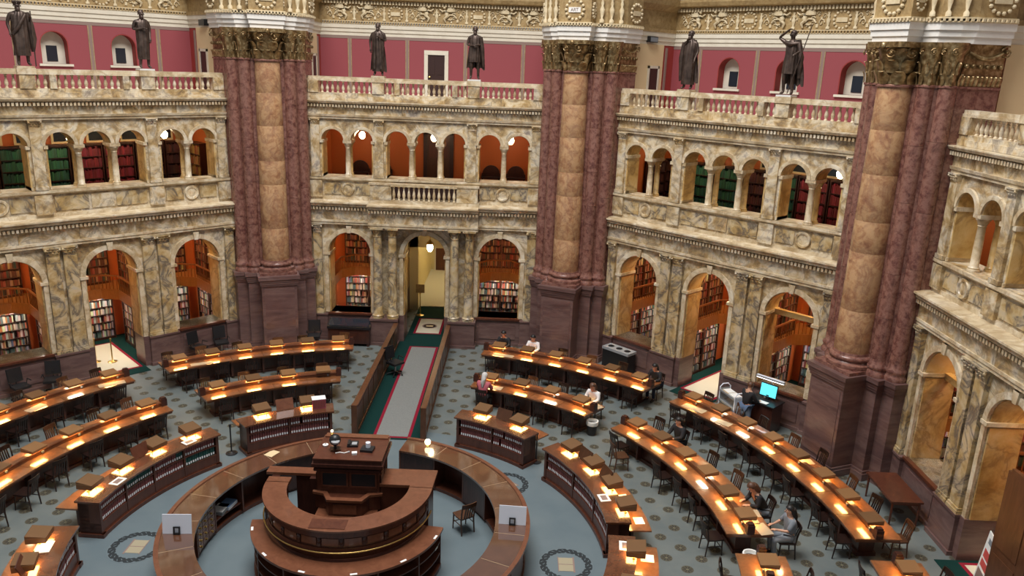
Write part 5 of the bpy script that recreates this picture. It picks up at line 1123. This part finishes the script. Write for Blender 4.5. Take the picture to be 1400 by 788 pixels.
# posters
def poster(loc, rz, w, h, label, tilt=0, red=True):
    o = put(MB().box(-w/2, w/2, -.01, .01, 0, h), 'poster_board', 'whitep', label, 'poster', loc, rz); o.rotation_euler = (R(tilt), 0, rz)
    if red:
        for z0, z1 in ((.52, .68), (.34, .48)): MB().box(-w*.36, w*.36, -.014, -.01, h*z0, h*z1).build('red_block', flat('poster_red', (.55, .08, .07), .6), o)
        MB().box(-w*.4, w*.4, -.014, -.01, h*.05, h*.28).build('photo_block', 'strip', o); MB().box(-w*.3, w*.1, -.014, -.01, h*.8, h*.9).build('logo_block', 'c_grey', o)
        MB().box(-.18, .18, .0, .22, -.02, .0).box(-.02, .02, 0, .16, 0, h*.4).build('easel_foot', 'black', o)
    else:
        for k in range(4): MB().box(-w*.36, w*.36, -.014, -.01, h*(.2+.17*k), h*(.27+.17*k)).build('text_line', 'c_blue', o)
    return o
poster((14.97, -.16, .02), R(-105), .62, 1.32, 'tall white poster with red blocks on a stand by the doorway', -6); poster(L_(90, -2.45, .25, 1.22), R(-75), .5, .6, 'small white notice with blue lines on the window ledge', -12, False)
# loudspeakers fixed over the gallery cornice
for bay, u in ((45, -4.62), (-45, 4.62)):
    s_ = put(MB().box(-.25, .25, -.1, .1, 0, .22), 'wall_speaker', 'black', 'small black box fixed on the ivory cornice '+('beside the ART pier' if bay > 0 else 'beside the pier by the office chairs'), 'speaker', L_(bay, u*1.055, 1.95, 12.46), -R(bay)+R(90)); MB().box(-.22, .22, -.112, -.1, .03, .19).build('speaker_grille', 'c_grey', s_)
# wooden panel standing in for an unidentified brown shape at the far-right doorway
dl = put(MB().box(0, 1.15, -.03, .03, .02, 3.3), 'screen_panel', 'rampwood', 'tall brown wooden screen panel standing beside the poster', 'panel', (14.80, -.62, 0), R(-90)); 
for z0, z1 in ((.2, 1.3), (1.5, 3.4)): MB().box(.12, .88, -.045, .045, z0, z1).build('raised_panel', 'rampwood', dl)
MB().box(-.05, 1.2, -.06, .06, 0, .1).build('panel_foot', 'rampwood', dl)

# ------------------------------------------------------------------ figures
def skin(verts, edges, sub=1, root=0):
    me = bpy.data.meshes.new('sk'); me.from_pydata([v[:3] for v in verts], edges, []); o = bpy.data.objects.new('sk', me); COL.objects.link(o)
    o.modifiers.new('skin', 'SKIN'); sv = me.skin_vertices[0].data
    for i, v in enumerate(verts):
        r = v[3]; sv[i].radius = (r, r) if not isinstance(r, tuple) else r; sv[i].use_root = (i == root)
    s = o.modifiers.new('sub', 'SUBSURF'); s.levels = sub; s.render_levels = sub
    dg = bpy.context.evaluated_depsgraph_get(); dg.update(); m = bpy.data.meshes.new_from_object(o.evaluated_get(dg))
    bpy.data.objects.remove(o); bpy.data.meshes.remove(me)
    m.polygons.foreach_set('use_smooth', [True]*len(m.polygons)); return m
def merge(me, mb, mats, name):                        # append builder geometry to a mesh
    vs = [tuple(v.co) for v in me.vertices]; fs = [tuple(p.vertices) for p in me.polygons]; n = len(vs); mi = [0]*len(fs)
    out = bpy.data.meshes.new(name); out.from_pydata(vs+mb.v, [], fs+[tuple(n+i for i in f) for f in mb.f])
    for m in mats: out.materials.append(M[m] if isinstance(m, str) else m)
    out.polygons.foreach_set('material_index', mi+mb.m); out.polygons.foreach_set('use_smooth', [True]*len(out.polygons)); bpy.data.meshes.remove(me); return out
def skeleton(J, fat=1.0, fingers=True):
    """J: joints dict -> verts, edges; hands get a palm and five fingers"""
    V = []; E = []; ix = {}
    def add(n, p, r): ix[n] = len(V); V.append((*p, r*fat if n not in ('head', 'crown', 'neck') else r)); return ix[n]
    add('pelvis', J['pelvis'], .135); add('waist', J['waist'], .12); add('chest', J['chest'], .135); add('neck', J['neck'], .055); add('head', J['head'], .088); add('crown', J['crown'], .078)
    E += [(0, 1), (1, 2), (2, 3), (3, 4), (4, 5)]
    for s in 'LR':
        sh, el, wr, hd = (Vector(J[k+s]) for k in ('sh', 'el', 'wr', 'hd'))
        a = add('sh'+s, sh, .062); b = add('el'+s, el, .043); c = add('wr'+s, wr, .029); d = add('hd'+s, (wr+hd)/2, .034)
        E += [(2, a), (a, b), (b, c), (c, d)]
        dr = (hd-wr).normalized(); side = dr.cross(Vector((0, 0, 1))); side = side.normalized() if side.length > .1 else Vector((1, 0, 0)); dn = side.cross(dr)
        if dn.z > 0: dn = -dn
        if fingers:
            for k in range(4):
                off = side*(-.027+.018*k); L = (.062, .072, .068, .052)[k]; p0 = (wr+hd)/2+dr*.035+off; p1 = p0+dr*L*.55+dn*.006; p2 = p1+dr*L*.4+dn*.02
                i0 = len(V); V += [(*p0, .009), (*p1, .008), (*p2, .007)]; E += [(d, i0), (i0, i0+1), (i0+1, i0+2)]
            sg = -1 if s == 'R' else 1; q0 = (wr+hd)/2+side*(.036*sg); q1 = q0+dr*.035+side*(.018*sg)+dn*.01; i0 = len(V); V += [(*q0, .010), (*q1, .008)]; E += [(d, i0), (i0, i0+1)]
        h, k_, an, to = (Vector(J[k+s]) for k in ('hip', 'kn', 'an', 'to'))
        a = add('hip'+s, h, .092); b = add('kn'+s, k_, .062); c = add('an'+s, an, .042); d = add('to'+s, to, .034); E += [(0, a), (a, b), (b, c), (c, d)]
    return V, E, ix
def sit_pose(lean=.0, head=(0, 0), reach=.36, wide=.17, hz=.80):
    y = lambda z: .08-lean*(z-.5)
    J = dict(pelvis=(0, .10, .55), waist=(0, y(.74)+.02, .74), chest=(0, y(.98), .96), neck=(0, y(1.12)-.01, 1.12), head=(head[0]*.5, y(1.2)-.05+head[1]*.5, 1.225), crown=(head[0], y(1.3)-.05+head[1], 1.325))
    for s, sx in (('L', -1), ('R', 1)):
        J.update({'sh'+s: (sx*.19, y(1.03), 1.035), 'el'+s: (sx*(wide+.08), y(.84)-.14, .82), 'wr'+s: (sx*wide*.8, -reach+.02, hz), 'hd'+s: (sx*wide*.55, -reach-.11, hz), 'hip'+s: (sx*.09, .06, .53), 'kn'+s: (sx*.13, -.34, .52), 'an'+s: (sx*.13, -.30, .09), 'to'+s: (sx*.14, -.43, .04)})
    return J
def stand_pose():
    J = dict(pelvis=(0, 0, .95), waist=(0, .0, 1.12), chest=(0, -.02, 1.34), neck=(0, -.04, 1.5), head=(0, -.08, 1.6), crown=(0, -.09, 1.70))
    for s, sx in (('L', -1), ('R', 1)): J.update({'sh'+s: (sx*.2, -.02, 1.42), 'el'+s: (sx*.27, -.12, 1.16), 'wr'+s: (sx*.16, -.36, 1.08), 'hd'+s: (sx*.12, -.47, 1.08), 'hip'+s: (sx*.1, 0, .9), 'kn'+s: (sx*.11, -.02, .5), 'an'+s: (sx*.12, .04, .08), 'to'+s: (sx*.13, -.12, .035)})
    return J
def person(J, loc, rz, label, shirt, legs, hair, hairlen, sleeves=True, grp=None):
    V, E, ix = skeleton(J); me = skin(V, E)
    h = Vector(J['head']); c = Vector(J['crown']); upd = (c-h).normalized(); fw = Vector((0, -1, 0)); fw = (fw-upd*fw.dot(upd)).normalized(); sd = fw.cross(upd); mid = h+upd*.03
    f = MB(); f.ball(tuple(mid+fw*.098-upd*.01), (.014, .02, .022), 6, 5)
    for s in (-1, 1): f.ball(tuple(mid+sd*s*.088), (.014, .022, .03), 6, 4)
    f.cur = 1
    for s in (-1, 1): f.ball(tuple(mid+fw*.084+sd*s*.034+upd*.02), .010, 6, 4)
    f.cur = 2; f.ball(tuple(mid+fw*.083-upd*.052), (.024, .010, .007), 6, 4)
    body = merge(me, f, ['skin', 'black', flat('lips', (.42, .14, .12), .5)], 'person')
    o = tag(ob('person', body, None, loc, rz), label, 'person', grp)
    # shirt: torso and arms
    keep = ['pelvis', 'waist', 'chest', 'shL', 'shR', 'elL', 'elR']+(['wrL', 'wrR'] if sleeves else [])
    sv = [(*V[ix[k]][:3], V[ix[k]][3]+(.035 if k in ('pelvis', 'waist', 'chest') else .02)) for k in keep]
    se = [(0, 1), (1, 2), (2, 3), (2, 4), (3, 5), (4, 6)]+([(5, 7), (6, 8)] if sleeves else [])
    c_, n_ = Vector(J['chest']), Vector(J['neck']); q_ = c_.lerp(n_, .62); se = se+[(2, len(sv))]; sv.append((*q_, .092))
    m = skin(sv, se); m.materials.append(M[shirt]); m.name = 'shirt'; ob('shirt', m, o)
    keep = ['pelvis', 'hipL', 'hipR', 'knL', 'knR', 'anL', 'anR']; tv = [(*V[ix[k]][:3], V[ix[k]][3]+.018) for k in keep]
    m = skin(tv, [(0, 1), (0, 2), (1, 3), (2, 4), (3, 5), (4, 6)]); m.materials.append(M[legs]); ob('trousers', m, o)
    for s in 'LR':
        a, t = Vector(J['an'+s]), Vector(J['to'+s]); MB().tube([tuple(a+Vector((0, .05, -.04))), tuple((a+t)/2), tuple(t+Vector((0, -.05, 0)))], [.045, .05, .035], 8).build('shoe', 'black', o, 60)
    # hair: cap plus hanging length
    hb = MB(); cc = mid+upd*.035-fw*.018; n = 12
    rings = []
    for i in range(6):
        ph = R(88-22*i); rr = .108*math.cos(ph); zz = .108*math.sin(ph)
        ring = []
        for q in range(n):
            a = 2*PI*q/n; dirv = sd*math.cos(a)+fw*math.sin(a); zc = zz
            if math.sin(a) > .35 and zz < .03: rr_ = .085; zc = .03
            else: rr_ = rr
            ring.append(tuple(cc+dirv*rr_+upd*zc))
        rings.append(ring)
    hb.add([p for r in rings for p in r], [(i*n+q, i*n+(q+1) % n, (i+1)*n+(q+1) % n, (i+1)*n+q) for i in range(5) for q in range(n)]+[tuple(range(n))])
    if hairlen > 0:
        b0 = cc-fw*.06; nk = Vector(J['neck'])-fw*.09; hb.tube([tuple(b0), tuple(b0-fw*.03-upd*.09), tuple(nk+Vector((0, .02, -.02))), tuple(nk+Vector((0, .05, -hairlen)))], [.085, .09, .085, .045], 8)
    hb.build('hair', hair, o, 80); return o
def seat(r, t, inward, off=0): p = pol(r, t); return (p[0], p[1], 0), (-R(t) if inward else PI-R(t))+off
def reader(r, t, inward, lab, shirt, legs, hair, hl, J, sleeves=True, off=0, withchair=True):
    loc, rz = seat(r, t, inward, off); person(J, loc, rz, lab, shirt, legs, hair, hl, sleeves)
    return loc, rz
readers = [
 (13.45, 14.2, True, 'reader in black with dark hair bending beside the end lamp', 'c_black', 'c_black', 'hairb', 0, sit_pose(.25)),
 (13.42, 19.4, True, 'black-haired reader in a white shirt at the wall side of a table', 'c_white', 'c_denim', 'hairb', 0, sit_pose(.2)),
 (13.45, 41.2, True, 'reader in black near the recycling station resting a hand at the cheek', 'c_black', 'c_navy', 'hairb', .1, sit_pose(.3)),
 (8.86, 17.9, False, 'grey-haired reader in a flowered top seen from behind', 'c_floral', 'c_black', 'hairg', .22, sit_pose(.15)),
 (10.35, 38.6, True, 'long-haired reader in a white shirt writing at the table corner', 'c_white', 'c_tan', 'hairbr', .25, sit_pose(.28)),
 (10.42, 57.6, True, 'dark-haired reader all in black between two bronze lamp hoods', 'c_black', 'c_black', 'hairb', .12, sit_pose(.12)),
 (10.45, 79.6, True, 'brown-haired woman in black leaning low over her papers', 'c_black', 'c_grey', 'hairbr', .22, sit_pose(.55, (0.03, -.02), .45)),
 (10.58, 85.9, True, 'woman with long black hair and bare arms sitting at the table end', 'c_grey', 'c_grey', 'hairb', .38, sit_pose(.05, (0, 0), .30)),
]
CH2 = make_chair()
for r, t, inw, lab, sh, lg, ha, hl, J in readers:
    loc, rz = reader(r, t, inw, lab, sh, lg, ha, hl, J, 'bare' not in lab)
    o = copy_tree(CH2, None, loc, rz); tag(o, 'dark wooden chair under the '+lab.split(' with')[0].split(' in ')[0].split(' all')[0]+' '+{0: 'by the end lamp', 1: 'in the white shirt', 2: 'near the recycling station', 3: 'in the flowered top', 4: 'at the table corner', 5: 'between two lamp hoods', 6: 'leaning over papers', 7: 'with bare arms'}[[q[3] for q in readers].index(lab)], 'chair', 'chairs with readers')
for c in list(CH2.children): bpy.data.objects.remove(c)
bpy.data.objects.remove(CH2)
pl = L_(45, 2.75, -1.62, 0); person(stand_pose(), pl, -R(45)+PI-.25, 'man in a black shirt and jeans standing at the computer kiosk', 'c_black', 'c_denim', 'hairbr', 0)

# ------------------------------------------------------------------ bronze statues on the balustrade
def robe(mb, rings, folds=6, amp=.15, seed=0, n=48):
    rnd = random.Random(seed); ph = [rnd.uniform(0, 6) for _ in range(3)]; vs = []
    for (z, rx, ry, cx, cy, k) in rings:
        for q in range(n):
            a = 2*PI*q/n; f = 1+amp*k*(.6*math.sin(folds*a+ph[0]+3.2*z)+.45*math.sin((folds+5)*a+ph[1]-2.6*z)); vs.append((cx+rx*f*math.cos(a), cy+ry*f*math.sin(a), z))
    m = len(rings); mb.add(vs, [(i*n+q, i*n+(q+1) % n, (i+1)*n+(q+1) % n, (i+1)*n+q) for i in range(m-1) for q in range(n)]+[tuple(range(n))[::-1], tuple((m-1)*n+q for q in range(n))]); return mb
def statue(bay, u, label, arms, robe_rings, hem, extra=None, seed=0, beard=True, crown=False, rot=0, hat=False):
    J = dict(pelvis=(.02, 0, 1.02), waist=(.0, 0, 1.2), chest=(0, -.01, 1.42), neck=(0, -.02, 1.6), head=(.0, -.05, 1.70), crown=(.0, -.06, 1.81))
    J.update(hipL=(-.1, 0, .95), knL=(-.12, -.06, .52), anL=(-.13, .02, .08), toL=(-.15, -.14, .035), hipR=(.11, 0, .95), knR=(.13, -.02, .52), anR=(.14, .04, .08), toR=(.17, -.11, .035)); J.update(arms)
    V, E, ix = skeleton(J, 1.12); me = skin(V, E); f = MB()
    f.ball((0, -.15, 1.73), (.018, .03, .03), 6, 5); f.ball((0, .0, 1.79), (.10, .105, .085), 10, 6)
    for s in (-1, 1): f.ball((s*.035, -.135, 1.76), .012, 6, 4); f.ball((s*.095, -.04, 1.73), (.014, .025, .035), 6, 4)
    if beard: f.ball((0, -.10, 1.63), (.06, .05, .085), 8, 5)
    if crown:
        for k in range(9): a = 2*PI*k/9; f.ball((.10*math.cos(a), -.03+.10*math.sin(a), 1.84), (.03, .03, .05), 6, 4)
    body = merge(me, f, ['statue'], 'bronze_statue')
    o = tag(ob('bronze_statue', body), label, 'statue'); o.location = L_(bay, u, .1, 10.83); o.rotation_euler = (0, 0, -R(bay)+rot); o.scale = (1.05,)*3
    robe(MB(), robe_rings, seed=seed).build('drapery', 'statue', o, 80)
    if extra:
        for nm, mb in extra: mb.build(nm, 'statue', o, 60)
    MB().box(-.24, .24, -.20, .20, -.05, .0).build('statue_base', 'pale' if seed % 2 else 'white', o)
    return o
def A_(sL, eL, wL, sR, eR, wR):
    d = {}
    for s, (sh, el, wr) in (('L', (sL, eL, wL)), ('R', (sR, eR, wR))):
        w, e = Vector(wr), Vector(el); d.update({'sh'+s: sh, 'el'+s: el, 'wr'+s: wr, 'hd'+s: tuple(w+(w-e).normalized()*.12)})
    return d
SL, SR = (-.21, 0, 1.50), (.21, 0, 1.50)
toga = [(.30, .20, .17, 0, 0, 1.2), (.6, .20, .18, 0, 0, 1.2), (.95, .21, .18, 0, 0, 1), (1.2, .20, .165, 0, 0, .9), (1.42, .21, .155, .01, 0, .8), (1.56, .17, .12, .03, 0, .6), (1.60, .08, .08, .02, 0, .3)]
longcoat = [(.16, .21, .17, 0, .02, 1), (.5, .22, .18, 0, .02, 1.1), (.95, .22, .18, 0, 0, .9), (1.25, .22, .17, 0, 0, .7), (1.48, .225, .15, 0, 0, .5), (1.58, .13, .11, 0, 0, .4), (1.62, .08, .08, 0, 0, .3)]
kilt = [(.62, .20, .18, 0, 0, 1.4), (.95, .20, .17, 0, 0, 1.2), (1.18, .185, .15, 0, 0, .8), (1.42, .20, .145, 0, 0, .5), (1.55, .15, .11, 0, 0, .4), (1.60, .08, .08, 0, 0, .3)]
def cloak(x0, x1, z0, z1, y=.13, k=7): 
    mb = MB(); vs = []; n = 14
    for i in range(6):
        z = z0+(z1-z0)*i/5; w = 1-.52*(i/5)**1.5
        for q in range(n+1): x = (x0+(x1-x0)*q/n)*w; vs.append((x, y+.045*math.sin(q*1.9+i*.5)-.12*(abs(2*q/n-1)**2), z+.05*math.sin(q*1.3)*(1-i/5)))
    fs = [(i*(n+1)+q, i*(n+1)+q+1, (i+1)*(n+1)+q+1, (i+1)*(n+1)+q) for i in range(5) for q in range(n)]
    mb.add(vs, fs); m2 = [(x, yy+.03, z) for x, yy, z in vs]; mb.add(m2, [f[::-1] for f in fs]); return mb
PU = 1.865
statue(-45, -PU, 'laurel-crowned bronze statue in a toga holding a staff', A_(SL, (-.30, .02, 1.22), (-.27, -.06, .98), SR, (.30, .0, 1.24), (.28, -.12, 1.36)), toga, 0, [('staff', MB().tube([(.30, -.15, 1.60), (.30, -.10, 0)], .018, 6)), ('toga_fold', MB().tube([(.24, -.02, 1.56), (.30, .0, 1.2), (.33, .02, .8), (.30, .02, .42)], [.06, .10, .11, .05], 8)), ('sash', MB().tube([(.16, -.13, 1.5), (-.05, -.19, 1.15), (-.2, -.1, .9)], [.05, .06, .05], 8))], 1, True, True)
statue(-45, PU, 'slim bronze statue with folded forearm beside a niche window', A_(SL, (-.28, .0, 1.24), (-.05, -.2, 1.28), SR, (.26, .03, 1.22), (.22, -.05, .98)), [(z, rx*.9, ry*.9, cx, cy, k) for z, rx, ry, cx, cy, k in toga], 0, None, 2)
statue(0, -PU, 'bronze statue in a long open coat on the central balustrade', A_(SL, (-.30, .0, 1.22), (-.27, -.06, .97), SR, (.28, -.02, 1.24), (.08, -.2, 1.36)), longcoat, 0, [('coat_panel', cloak(-.30, .30, .18, 1.55, .14)), ('coat_edge', MB().tube([(-.08, -.17, 1.5), (-.09, -.2, 1.0), (-.11, -.2, .25)], [.03, .04, .04], 6)), ('coat_edge', MB().tube([(.08, -.17, 1.5), (.10, -.2, 1.0), (.13, -.2, .25)], [.03, .04, .04], 6))], 3)
statue(0, PU, 'bare-legged bronze statue clasping a cloak on the central balustrade', A_(SL, (-.28, .02, 1.22), (-.06, -.2, 1.20), SR, (.28, .0, 1.24), (.10, -.2, 1.22)), kilt, 0, [('cloak', cloak(-.30, .38, .38, 1.56, .14)), ('cloak_fold', MB().tube([(.22, -.08, 1.5), (.27, -.06, 1.1), (.33, .02, .45)], [.06, .08, .05], 8))], 4)
statue(45, -PU, 'heavily cloaked bronze statue with a hand raised to its chin', A_(SL, (-.28, -.04, 1.24), (-.04, -.17, 1.52), SR, (.29, .02, 1.22), (.25, -.08, .98)), longcoat, 0, [('cloak', cloak(-.36, .34, .25, 1.58, .14)), ('cloak_fold', MB().tube([(-.2, -.1, 1.5), (-.26, -.08, 1.0), (-.28, -.02, .3)], [.06, .09, .05], 8))], 5)
statue(45, PU, 'bronze statue shading its eyes with a raised arm and holding a spear', A_(SL, (-.44, -.02, 1.66), (-.13, -.14, 1.84), SR, (.32, .0, 1.30), (.24, -.15, 1.22)), kilt, 0, [('spear', MB().tube([(.12, -.22, .05), (.52, .02, 2.02)], .014, 6)), ('cloak', cloak(-.12, .46, .30, 1.60, .13)), ('scarf', MB().tube([(-.2, -.06, 1.52), (0, -.16, 1.46), (.22, -.08, 1.50), (.30, .0, 1.1), (.30, .04, .5)], [.06, .07, .07, .1, .05], 8))], 6, False)
